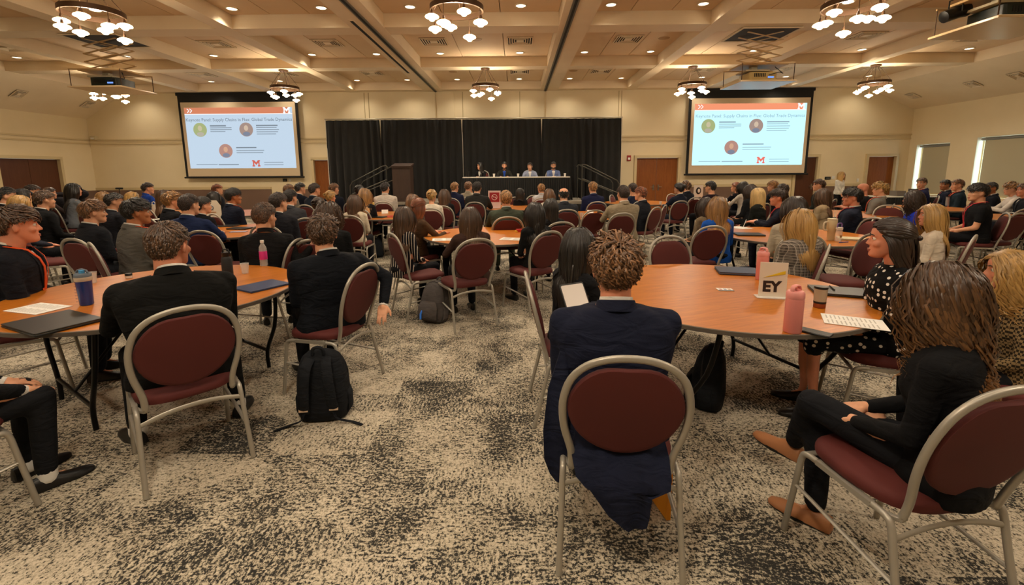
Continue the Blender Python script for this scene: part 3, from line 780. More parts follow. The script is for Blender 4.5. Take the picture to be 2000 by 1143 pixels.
# ------------------------------------------------------------------ chair
def cr(P, n=4, closed=False):
    P = np.array(P, float); out = []
    m = len(P)
    for i in range(m-1):
        p0 = P[max(i-1, 0)]; p1 = P[i]; p2 = P[i+1]; p3 = P[min(i+2, m-1)]
        for k in range(n):
            t = k/n; out.append(.5*((2*p1)+(-p0+p2)*t+(2*p0-5*p1+4*p2-p3)*t*t+(-p0+3*p1-3*p2+p3)*t**3))
    out.append(P[-1]); return np.array(out)
def make_chair():
    r = empty('banquet_chair')
    yb = lambda z: -.20-(z-.43)*.25
    half = [(.190, .425), (.192, .48), (.202, .53), (.220, .60), (.230, .68), (.226, .76), (.200, .84), (.147, .895), (.075, .923), (0, .93)]
    pts = [(x, yb(z), z) for x, z in half]+[(-x, yb(z), z) for x, z in half[::-1][1:]]
    MB().tube(cr(pts, 3), .0155, 8, ry=.012, up=(0, 1, .25)).obj('back_frame', SILV, r, smooth=60)
    n = 36; out = []
    for i in range(n):
        a = 2*pi*i/n; x = .214*cos(a); s = sin(a)
        z = .71+(.197 if s > 0 else .205)*s
        if s > .5: z -= .022*math.exp(-(x/.08)**2)
        out.append((x*(1-.04*(s < 0)*abs(s)), z))
    out = np.array(out); c = np.array([0, .71]); rings = []
    for k, dy in ((.90, -.016), (.97, -.014), (1, -.004), (1, .008), (.95, .020), (.80, .028), (.45, .034)):
        o = c+(out-c)*k; rings.append([(x, yb(z)+dy, z) for x, z in o])
    MB().loft(rings[::-1]).obj('backrest', BURG, r, smooth=50)
    rings = []
    for k, z in ((.93, .425), (1, .432), (1.01, .452), (.985, .470), (.90, .482), (.6, .490), (.25, .492)):
        q = []
        for i in range(28):
            a = 2*pi*i/28; cx, sy = cos(a), sin(a)
            e = .62; x = .225*k*math.copysign(abs(cx)**e, cx)*(1-.05*(sy < 0)*abs(sy)); y = .005+.222*k*math.copysign(abs(sy)**e, sy)
            q.append((x, y, z-.012*(max(0, y-.15)/.08)**2*(z > .44)))
        rings.append(q)
    MB().loft(rings).obj('seat', BURG, r, smooth=60)
    for s in (-1, 1):
        MB().tube([(s*.224, -.12, .415), (s*.224, .12, .415)], .012, 4, ry=.010).obj('side_rail', SILV, r)
        MB().tube(cr([(s*.224, -.12, .415), (s*.225, -.17, .412), (s*.226, -.195, .388), (s*.229, -.22, .28), (s*.238, -.285, .004)], 3), .0125, 8, ry=.0125).obj('leg', SILV, r, smooth=60)
        MB().tube(cr([(s*.224, .12, .415), (s*.225, .17, .412), (s*.226, .195, .388), (s*.229, .21, .28), (s*.236, .245, .004)], 3), .0125, 8, ry=.0125).obj('leg', SILV, r, smooth=60)
        MB().tube([(s*.230, -.238, .20), (s*.230, .220, .25)], .010, 6, ry=.007).obj('stretcher', SILV, r, smooth=60)
        MB().tube(cr([(s*.186, -.20, .43), (s*.190, -.195, .412), (s*.205, -.16, .405), (s*.222, -.12, .412)], 2), .011, 6).obj('back_bracket', SILV, r, smooth=60)
    MB().tube(cr([(-.227, -.205, .345), (-.12, -.205, .372), (0, -.205, .382), (.12, -.205, .372), (.227, -.205, .345)], 3), .012, 6, ry=.006, up=(0, 1, 0)).obj('crossbar', SILV, r, smooth=60)
    MB().tube([(-.225, .2, .395), (.225, .2, .395)], .010, 6).obj('crossbar', SILV, r, smooth=60)
    return r
chair0 = make_chair(); chair_used = False
def chair(x, y, hd, label, z=0.0, sc=1.0):
    """hd: heading in degrees, 0 faces the stage, positive turns right"""
    global chair_used
    o = chair0 if not chair_used else copy_tree(chair0); chair_used = True
    o.location = (x, y, z); o.rotation_euler = (0, 0, -radians(hd)); o.scale = (sc,)*3
    tag(o, label, 'chair', 'burgundy banquet chairs'); return o

# ------------------------------------------------------------------ round table
def make_table(R=.915):
    r = empty('round_table')
    MB().lathe([(0, .722), (R-.004, .722), (R-.004, .740), (0, .740)], n=64, cap=False).obj('tabletop', TABW, r, smooth=30)
    MB().lathe([(R-.004, .712), (R+.004, .716), (R+.004, .738), (R-.004, .7405), (R-.004, .712)], n=64, cap=False).obj('edge_band', EDGE, r, smooth=50)
    MB().lathe([(R-.12, .70), (R-.10, .70), (R-.10, .722), (R-.12, .722)], n=48, cap=False).obj('apron_ring', BLKM, r, smooth=30)
    for s in (-1, 1):
        for t in (-1, 1):
            MB().tube(cr([(s*.52, t*.56, .715), (s*.53, t*.56, .62), (s*.54, t*.50, .40), (s*.54, t*.36, .17), (s*.54, t*.36, .02)], 3), .015, 8).obj('leg', BLKM, r, smooth=60)
        MB().tube([(s*.54, -.36, .17), (s*.54, .36, .17)], .013, 8).tube([(s*.52, -.56, .70), (s*.52, .56, .70)], .013, 8).obj('leg_crossbar', BLKM, r, smooth=60)
        MB().tube([(s*.54, 0, .17), (s*.30, 0, .45), (s*.08, 0, .705)], .010, 6).obj('brace', BLKM, r, smooth=60)
    return r
tab0 = make_table(); tab_used = False
def table(x, y, rz, label):
    global tab_used
    o = tab0 if not tab_used else copy_tree(tab0); tab_used = True
    o.location = (x, y, 0); o.rotation_euler = (0, 0, rz); tag(o, label, 'table', 'round wood-topped folding tables'); return o

# ------------------------------------------------------------------ head geometry (head frame: eyes at z=0, facing +y)
HP = [(-.118, .022, .070, .030), (-.110, .034, .086, .018), (-.095, .046, .091, .000), (-.075, .055, .089, -.035), (-.055, .0615, .087, -.060), (-.035, .066, .085, -.076), (-.015, .0695, .083, -.088), (.0, .0715, .080, -.094), (.015, .0735, .087, -.098), (.035, .0755, .089, -.100), (.055, .0755, .085, -.100), (.075, .070, .073, -.093), (.092, .059, .054, -.078), (.105, .042, .030, -.056), (.113, .018, .005, -.030)]
def head_base(female, voxel):
    mb = MB(); k = .96 if female else 1.0
    rings = []
    for z, wv, yf, yk in HP:
        c = (yf+yk)/2; d = (yf-yk)/2; q = []
        if female and z < -.04: wv *= .93
        for i in range(28):
            a = 2*pi*i/28; e = .92
            q.append((wv*math.copysign(abs(sin(a))**e, sin(a)), c+d*math.copysign(abs(cos(a))**e, cos(a)), z))
        rings.append(q)
    mb.loft([q[::-1] for q in rings])
    mb.caps((0, .080, .010), (0, .101, -.030), .007, .0105 if not female else .009, 10)
    for s in (-1, 1):
        mb.ball((s*.0105, .092, -.034), (.008, .010, .007))
        mb.ball((s*.043, .058, -.028), (.024, .024, .022))
        mb.caps((s*.012, .083, .017), (s*.045, .072, .018), .006, .005, 8)
        R = Matrix.Rotation(s*.35, 3, 'Z')
        mb.ball((s*.081, -.014, -.010), (.009, .018, .031), R=R)
    mb.caps((-.016, .083, -.064), (.016, .083, -.064), .0055, .0055, 8); mb.ball((0, .088, -.064), (.014, .006, .005))
    mb.caps((-.013, .083, -.074), (.013, .083, -.074), .0062, .0062, 8); mb.ball((0, .087, -.074), (.012, .006, .006))
    mb.ball((0, .076, -.098), (.020, .016, .015))
    nr = .047 if female else .059
    mb.caps((0, -.028, -.055), (0, -.040, -.235), nr, nr*1.05, 18)
    mb.caps((0, -.036, -.17), (0, -.036, -.25), nr*1.05, nr*1.25, 18)
    me = mb.mesh('h')
    r = evaluated(me, [('REMESH', dict(mode='VOXEL', voxel_size=voxel)), ('SMOOTH', dict(iterations=3, factor=.5))])
    v = np.zeros(len(r.vertices)*3); r.vertices.foreach_get('co', v)
    f = [tuple(p.vertices) for p in r.polygons]
    return v.reshape(-1, 3)*k*1.09, f
_hb = {}
def hand_mesh(side, curl=.5):
    key = ('hand', side, curl)
    if key in _hb: return _hb[key]
    mb = MB()
    mb.rbox((0, .045, 0), (.078, .088, .026), .02)
    mb.caps((0, -.03, 0), (0, .02, 0), .024, .028, 12)
    for i, (x, L, r) in enumerate(((-.030, .062, .0078), (-.0105, .074, .0083), (.0105, .069, .0083), (.030, .052, .0072))):
        p = np.array((x, .086, .002)); a = .15*curl; d = 0
        for j, q in enumerate((.42, .32, .26)):
            nx = p+np.array((x*.06*L/.07, cos(a)*L*q*1.1, -sin(a)*L*q*1.1)); mb.caps(p, nx, r*(1-.08*j), r*(1-.08*(j+1)), 8); p = nx; a += (.55+.15*j)*curl
    mb.caps((.03, .02, -.004), (.055, .050, -.012), .013, .0105, 8); mb.caps((.055, .050, -.012), (.060, .082, -.018), .0102, .008, 8)
    me = mb.mesh('hand')
    r = evaluated(me, [('REMESH', dict(mode='VOXEL', voxel_size=.0065)), ('SMOOTH', dict(iterations=2, factor=.5))])
    v = np.zeros(len(r.vertices)*3); r.vertices.foreach_get('co', v); v = v.reshape(-1, 3)
    f = [tuple(p.vertices) for p in r.polygons]
    if side > 0: v = v*[-1, 1, 1]; f = [q[::-1] for q in f]      # thumb towards the body's middle for the right hand (+x)
    _hb[key] = (v, f); return v, f

# ------------------------------------------------------------------ pose skeleton
def ik(a, t, l1, l2, pole):
    a = np.array(a, float); t = np.array(t, float); d = t-a; L = np.linalg.norm(d)
    if L > (l1+l2)*.995: t = a+d/L*(l1+l2)*.995; d = t-a; L = np.linalg.norm(d)
    u = d/L; x = (l1*l1-l2*l2+L*L)/(2*L); h = sqrt(max(l1*l1-x*x, 0))
    p = np.array(pole, float); p = p-u*(p @ u); p /= np.linalg.norm(p)+1e-9
    return a+u*x+p*h, t
class Pose:
    def __init__(s, lean=4, twist=0, arms=('lap', 'lap'), legs='sit', female=False, wide=1.0, side=0.0):
        s.key = (lean, twist, arms, legs, female, wide, side)
        s.f = female; s.w = (.90 if female else 1.0)*wide; s.lean = radians(lean); s.twist = radians(twist); s.side = radians(side)
        s.dz = 0.0; s.stand = legs == 'stand'
        if s.stand: s.dz = .40
        s.hz = .56+s.dz
        sh = .183*s.w
        s.S = [s.T((sx*sh, -.008, .968+s.dz)) for sx in (-1, 1)]
        s.E, s.W, s.HD = [], [], []
        for i, sx in enumerate((-1, 1)):
            k = arms[i]
            tgt = {'lap': (sx*.085, .27, .625), 'knee': (sx*.12, .36, .60), 'table': (sx*.13, .40, .80), 'write': (sx*.06, .40, .80), 'chin': (sx*.045, .20, 1.035), 'cross': (-sx*.05, .22, .80), 'over': (sx*.42, .0, .90), 'back': (sx*.36, -.22, .84), 'down': (sx*.24, .02, .50+s.dz*1.0), 'tablet': (sx*.06, .30, .86), 'clasp': (sx*.02, .40, .80), 'drape': (sx*.30, -.27, .64)}[k]
            pole = {'lap': (sx*.6, -.7, -.4), 'knee': (sx*.6, -.6, -.4), 'table': (sx*.8, -.2, -.8), 'write': (sx*.9, -.1, -.5), 'chin': (sx*.3, .5, -1), 'cross': (sx*.8, 0, -.6), 'over': (0, -.3, -1), 'back': (sx*1, -.3, .2), 'down': (sx*.2, -1, 0), 'tablet': (sx*.5, -.2, -1), 'clasp': (sx*.9, 0, -.6), 'drape': (sx*1, .1, .3)}[k]
            if k in ('chin',): tgt = s.T((tgt[0], tgt[1]-.05, tgt[2]))
            e, t = ik(s.S[i], tgt, .275, .25, pole); s.E.append(e); s.W.append(t)
            d = t-e; d /= np.linalg.norm(d)
            if k in ('lap', 'knee'): d = np.array((-sx*.35, .8, -.25))
            if k in ('table', 'write', 'clasp'): d = np.array((-sx*.45, .85, -.03))
            s.HD.append(d/np.linalg.norm(d))
        if s.stand:
            s.leg = [[(sx*.085, 0, .92), (sx*.09, .02, .50), (sx*.095, -.01, .09)] for sx in (-1, 1)]
            s.foot = [(sx*.10, 0, 0, sx*.15) for sx in (-1, 1)]
        elif legs == 'sit':
            s.leg = [[(sx*.09, .02, .535), (sx*.115, .43, .535), (sx*.12, .40, .10)] for sx in (-1, 1)]
            s.foot = [(sx*.125, .42, 0, sx*.12) for sx in (-1, 1)]
        elif legs == 'tuck':
            s.leg = [[(sx*.09, .02, .535), (sx*.14, .42, .53), (sx*.13, .16, .11)] for sx in (-1, 1)]
            s.foot = [(sx*.13, .18, 0, sx*.12) for sx in (-1, 1)]
        elif legs == 'spread':
            s.leg = [[(sx*.09, .02, .535), (sx*.24, .38, .535), (sx*.26, .33, .10)] for sx in (-1, 1)]
            s.foot = [(sx*.27, .35, 0, sx*.4) for sx in (-1, 1)]
        elif legs == 'cross':
            s.leg = [[(-.09, .02, .535), (-.03, .44, .62), (.16, .55, .30)], [(.09, .02, .535), (.06, .43, .53), (.02, .40, .10)]]
            s.foot = [(.17, .60, .20, .3), (.02, .42, 0, 0)]
        s.N = s.T((0, -.03, 1.075+s.dz)); s.Hd = s.T((0, .0, 1.20+s.dz)); s.Hd = np.array((s.Hd[0], s.Hd[1]+.012, s.Hd[2]))
    def T(s, p):
        x, y, z = p; t = max(0, min(1, (z-s.hz)/.4))*s.twist
        x, y = x*cos(t)-y*sin(t), x*sin(t)+y*cos(t)
        h = z-s.hz
        if h > 0:
            y, h = y*cos(s.lean)+h*sin(s.lean), h*cos(s.lean)-y*sin(s.lean)
            x, h = x*cos(s.side)+h*sin(s.side), h*cos(s.side)-x*sin(s.side)
        return np.array((x, y, s.hz+h))
TOR_M = [(.465, .175, .135, 0), (.54, .180, .140, 0), (.62, .168, .128, -.005), (.70, .165, .122, -.01), (.78, .180, .126, -.01), (.86, .196, .130, -.008), (.93, .204, .126, -.006), (.975, .190, .112, -.008), (1.015, .150, .092, -.016), (1.045, .098, .074, -.024), (1.075, .062, .062, -.03)]
TOR_F = [(.465, .180, .135, 0), (.54, .185, .138, 0), (.62, .160, .115, -.005), (.70, .148, .105, -.01), (.78, .155, .110, -.01), (.86, .172, .120, .0), (.93, .178, .115, -.004), (.975, .166, .100, -.010), (1.015, .128, .080, -.018), (1.045, .082, .064, -.026), (1.075, .052, .052, -.03)]
def torso(P, off=0.0, z0=0, z1=9, n=22):
    rings = []
    for z, hw, hd, yc in (TOR_F if P.f else TOR_M):
        if z < z0-.001 or z > z1+.001: continue
        q = []; ww = hw*P.w/(.9 if P.f else 1)
        for i in range(n):
            a = 2*pi*i/n; e = .85
            q.append(P.T((( ww+off)*math.copysign(abs(cos(a))**e, cos(a)), yc+(hd*(1+.35*(P.w-1))+off)*math.copysign(abs(sin(a))**e, sin(a)), z+P.dz)))
        rings.append(q)
    return rings
def surf_y(P, x, z, off):
    T = TOR_F if P.f else TOR_M
    zs = [t[0] for t in T]; hw = np.interp(z, zs, [t[1] for t in T])*P.w/(.9 if P.f else 1)+off; hd = np.interp(z, zs, [t[2] for t in T])+off; yc = np.interp(z, zs, [t[3] for t in T])
    return yc+hd*sqrt(max(0.02, 1-min(1, abs(x)/hw)**2.2))
BC = {}
def remesh(mb, vox, it=4, name='b'):
    return evaluated(mb.mesh(name), [('REMESH', dict(mode='VOXEL', voxel_size=vox)), ('SMOOTH', dict(iterations=it, factor=.5))])
def vf(me):
    v = np.zeros(len(me.vertices)*3); me.vertices.foreach_get('co', v); return v.reshape(-1, 3), [tuple(p.vertices) for p in me.polygons]
def place_hand(P, i, curl=.6):
    v, f = hand_mesh((-1, 1)[i], curl)
    d = P.HD[i]; up = np.array((0, 0, 1.0)); 
    if abs(d[2]) > .85: up = np.array((0, -1.0, 0))
    x = np.cross(d, up); x /= np.linalg.norm(x); z = np.cross(x, d)
    R = np.stack([x, d, z], 1)
    return v*(.92 if P.f else 1.0) @ R.T+P.W[i]+z*.004, f
def body_mesh(P, yaw, pitch=0, hv=.0062, bare='none'):
    key = ('body', P.key, yaw, pitch, hv, bare)
    if key in BC: return BC[key]
    k2 = ('headb', P.f, hv)
    if k2 not in BC: BC[k2] = head_base(P.f, hv)
    hvts, hf = BC[k2]
    k3 = ('limbs', P.key, bare)
    if k3 not in BC:
        mb = MB(); mb.loft(torso(P, -.022))
        for i in (0, 1):
            mb.ball(P.S[i], .05); ea = (.030, .034) if bare == 'none' else (.036, .040); er = ea[0] if P.f else ea[1]; mb.caps(P.S[i], P.E[i], .040 if P.f else .046, er, 12); mb.caps(P.E[i], P.W[i], er, .021 if P.f else .025, 12)
            h, kn, an = P.leg[i]; mb.caps(h, kn, .072, .05, 12); mb.caps(kn, an, .048, .034, 12)
            fx, fy, fz, fr = P.foot[i]; mb.caps((an[0], an[1], an[2]-.02), (fx+sin(fr)*.1, fy+.12*cos(fr)-.02, fz+.028), .024, .016, 8)
        mb.caps(P.N-np.array((0, 0, .06)), P.N, .05, .045, 12)
        BC[k3] = vf(remesh(mb, .03 if bare == 'none' else .016))
    bv, bf = BC[k3]
    # turn the head about the neck with a smooth twist
    v = hvts.copy(); t = np.clip((v[:, 2]+.24)/.14, 0, 1); t = t*t*(3-2*t); a = -radians(yaw)*t
    pt = radians(pitch)*t; y, z = v[:, 1].copy(), v[:, 2].copy(); v[:, 1] = y*np.cos(pt)+z*np.sin(pt); v[:, 2] = z*np.cos(pt)-y*np.sin(pt)
    x, y = v[:, 0].copy(), v[:, 1].copy(); v[:, 0] = x*np.cos(a)-y*np.sin(a); v[:, 1] = x*np.sin(a)+y*np.cos(a)
    base = P.N-(P.Hd+np.array((0, -.04, -.16)))
    v = v+P.Hd+np.outer(1-t, base)*.8
    mb = MB().add(v, hf).add(bv, bf)
    for i in (0, 1):
        hv_, hf_ = place_hand(P, i); mb.add(hv_, hf_)
    BC[key] = mb.mesh('body', [skin('l')], 180); return BC[key]
def clothes(P, kind, vox=.014):
    """kind: jacket, top, tee, shirt"""
    key = ('cl', P.key, kind, vox)
    if key in BC: return BC[key]
    mb = MB(); jk = kind == 'jacket'; off = .012 if jk else .004
    z1 = 1.046
    mb.loft(torso(P, off, 0, z1))
    for i in (0, 1):
        s = (-1, 1)[i]; sr = (.062 if jk else .055)*(.9 if P.f else 1)
        mb.ball(P.S[i]+np.array((0, 0, -.004)), sr*1.03)
        mb.caps(P.T((s*.062, -.025, 1.022+P.dz)), P.S[i]+np.array((0, 0, .004)), .036, sr*.92, 12)
        if kind == 'tee':
            m_ = P.S[i]+(P.E[i]-P.S[i])*.62; mb.caps(P.S[i], m_, sr, sr*.92, 12); continue
        mb.caps(P.S[i], P.E[i], sr, sr*.82, 14)
        w_ = P.E[i]+(P.W[i]-P.E[i])*.93
        mb.caps(P.E[i], w_, sr*.82, sr*.62, 14)
    if jk:      # skirt of the jacket over the hips
        if not P.stand:
            rg = []
            for z, hw, y0, y1 in ((.470, .205, -.16, .17), (.52, .205, -.155, .165), (.60, .185, -.14, .14)):
                q = []
                for k in range(20):
                    a = 2*pi*k/20; q.append((hw*P.w*math.copysign(abs(cos(a))**.8, cos(a)), (y0+y1)/2+(y1-y0)/2*math.copysign(abs(sin(a))**.8, sin(a)), z))
                rg.append(q)
            mb.loft(rg)
    me = remesh(mb, vox, 4 if vox > .01 else 6)
    v, f = vf(me)
    # cloth folds
    nrm = np.zeros(len(me.vertices)*3); me.vertices.foreach_get('normal', nrm); nrm = nrm.reshape(-1, 3)
    ph = v[:, 2]*42+3.2*np.sin(v[:, 0]*11+v[:, 1]*7)+2.0*np.sin(v[:, 1]*17+1.3)
    am = .0035*np.clip(1.2-np.abs(v[:, 2]-.78-P.dz)*2.2, .25, 1)*(1 if jk else .7)
    v = v+nrm*(am*np.sin(ph)*(.5+.5*np.sin(v[:, 0]*9+2.1*v[:, 2]*5)))[:, None]
    me.vertices.foreach_set('co', v.ravel()); me.update()
    me.polygons.foreach_set('use_smooth', [True]*len(me.polygons))
    if jk:      # open front: cut the V with a wedge
        zb_, zt = .74+P.dz, 1.12+P.dz
        w0 = MB(); pr = [(0, zb_), (.062*P.w, 1.03+P.dz), (.075, zt), (-.075, zt), (-.062*P.w, 1.03+P.dz)]
        vv = []
        for dy in (.045, .5):
            for x, z in pr:
                vv.append(P.T((x, dy, z)))
        w0.add(vv, [(0, 1, 2, 3, 4)[::-1], (5, 6, 7, 8, 9)]+[(i, (i+1) % 5, 5+(i+1) % 5, 5+i) for i in range(5)])
        wm = w0.mesh('w'); bm = bmesh.new(); bm.from_mesh(wm); bmesh.ops.recalc_face_normals(bm, faces=bm.faces); bm.to_mesh(wm); bm.free()
        wo = bpy.data.objects.new('w', wm); COL.objects.link(wo)
        me2 = evaluated(me, [('BOOLEAN', dict(operation='DIFFERENCE', object=wo, solver='MANIFOLD'))])
        if len(me2.polygons) > .7*len(me.polygons): me = me2
        bpy.data.objects.remove(wo)
        me.polygons.foreach_set('use_smooth', [True]*len(me.polygons)); me.set_sharp_from_angle(angle=radians(55))
    me.materials.clear(); me.materials.append(BLKSOFT)
    BC[key] = me; return me
def collar_mesh(P, kind):
    """stand-up collar band round the neck; kind: shirt or jacket (with lapels)"""
    key = ('col', P.key, kind)
    if key in BC: return BC[key]
    mb = MB(); nw = (.051 if P.f else .062)+(.004 if kind == 'shirt' else .013)
    rg = []; n = 21; a0 = 2.55 if kind == 'shirt' else 2.1
    for k in range(n):
        t = -a0+2*a0*k/(n-1); ca, sa = cos(t), sin(t)          # 0 = back
        zb_ = 1.030+.028*(ca*.5+.5) if kind == 'shirt' else 1.012+.030*(ca*.5+.5)
        h = .040 if kind == 'shirt' else .044
        yo = -.035; q = []
        for r_, z in ((nw+(.020 if kind == 'jacket' else .010), zb_), (nw+.002, zb_+h), (nw-.004, zb_+h), (nw-.002, zb_)):
            q.append(P.T((r_*sa, yo-r_*ca*1.0, z+P.dz)))
        rg.append(q)
    mb.loft(rg)
    if kind == 'jacket':
        for s in (-1, 1):
            rg = []
            for t in np.linspace(0, 1, 9):
                z = 1.045-(1.045-.745)*t; xi = s*(.062*(1-t)+.002); wd = .020+.032*sin(pi*min(1, t*1.05+.12))
                if t > .97: wd = .012
                xo = xi+s*wd
                q = []
                for x, o in ((xi, .022), (xo, .024), (xo, .018), (xi, .014)):
                    q.append(P.T((x, surf_y(P, x, z, o), z+P.dz)))
                rg.append(q if s > 0 else q[::-1])
            mb.loft(rg)
    BC[key] = mb.mesh('collar', [BLKSOFT], 50); return BC[key]
def strap_mesh(P, kind):
    key = ('strap', P.key, kind)
    if key in BC: return BC[key]
    mb = MB()
    if kind == 'lanyard':
        path = []
        for s in (-1, 1):
            pts = [(0, -.110, 1.055), (s*.05, -.085, 1.065), (s*.078, -.03, 1.062)]
            for t in np.linspace(0, 1, 6):
                x = s*(.070*(1-t)+.006); z = 1.04-.30*t; pts.append((x, surf_y(P, x, z, .030)+.002, z))
            mb.tube([P.T((a, b, c+P.dz)) for a, b, c in pts], .010, 4, ry=.002, up=(s*.3, .4, .9))
        z = .70; mb.rbox(P.T((0, surf_y(P, 0, z, .034), z+P.dz)), (.085, .006, .11), .004)
    else:       # tie
        rg = []
        for t, wd in ((0, .014), (.06, .017), (.12, .012), (.5, .022), (.9, .032), (1, .006)):
            z = 1.035-.33*t; y0 = surf_y(P, 0, z, .006)
            rg.append([P.T((x, y0+d, z+P.dz)) for x, d in ((-wd, 0), (wd, 0), (wd*.9, .008), (-wd*.9, .008))])
        mb.loft(rg)
    BC[key] = mb.mesh(kind, [BLKSOFT], 40); return BC[key]
def cuffs_mesh(P):
    key = ('cuff', P.key)
    if key in BC: return BC[key]
    mb = MB()
    for i in (0, 1):
        d = P.W[i]-P.E[i]; d = d/np.linalg.norm(d); mb.tube([P.W[i]-d*.03, P.W[i]+d*.008], .034 if not P.f else .030, 14)
    BC[key] = mb.mesh('shirt_cuffs', [WHITEP], 50); return BC[key]
def trousers_mesh(P, kind='trousers', vox=.020):
    key = ('tr', P.key, kind, vox)
    if key in BC: return BC[key]
    mb = MB(); k = .93 if P.f else 1.0
    if P.stand: mb.loft(torso(P, .004, .465, .62))
    else: mb.ball((0, -.0, .555), (.182*P.w, .150, .092))
    for i in (0, 1):
        h, kn, an = [np.array(q, float) for q in P.leg[i]]
        mb.caps(h, kn, .092*k, .068*k, 14)
        if kind == 'skirt': mb.caps(kn, kn+(an-kn)*.12, .068*k, .066*k, 12)
        else: mb.caps(kn, an+(kn-an)*.04, .066*k, .052*k, 14)
    if kind == 'skirt': mb.ball((0, .20, .55), (.15, .22, .07))
    me = remesh(mb, vox, 4); v, f = vf(me)
    me.polygons.foreach_set('use_smooth', [True]*len(me.polygons)); me.materials.clear(); me.materials.append(BLKSOFT)
    BC[key] = me; return me
SH = {}
def shoe_mesh(style='dress'):
    if style in SH: return SH[style]
    rg = []
    for y, wv, zt in ((-.075, .020, .06), (-.07, .031, .082), (-.03, .035, .088), (.01, .034, .085), (.06, .040, .062), (.11, .044, .050), (.155, .040, .042), (.19, .025, .032), (.198, .008, .022)):
        rg.append([(wv*cos(a)*(1 if sin(a) > 0 else 1.05), y, max(.008, .02+(zt-.02)*sin(a)) if sin(a) > 0 else .010) for a in np.linspace(0, 2*pi, 14, endpoint=False)])
    mb = MB().loft([q[::-1] for q in rg])
    mb.loft([[(x*1.06, y*1.03, z) for x, y in [(.031*cos(a)*(1.3 if sin(a) > 0 else 1.0), .06+.135*sin(a)) for a in np.linspace(0, 2*pi, 18, endpoint=False)]] for z in (0, .014)], mi=1)
    SH[style] = mb.mesh('shoe', [BLKSOFT, PLAST], 60); return SH[style]

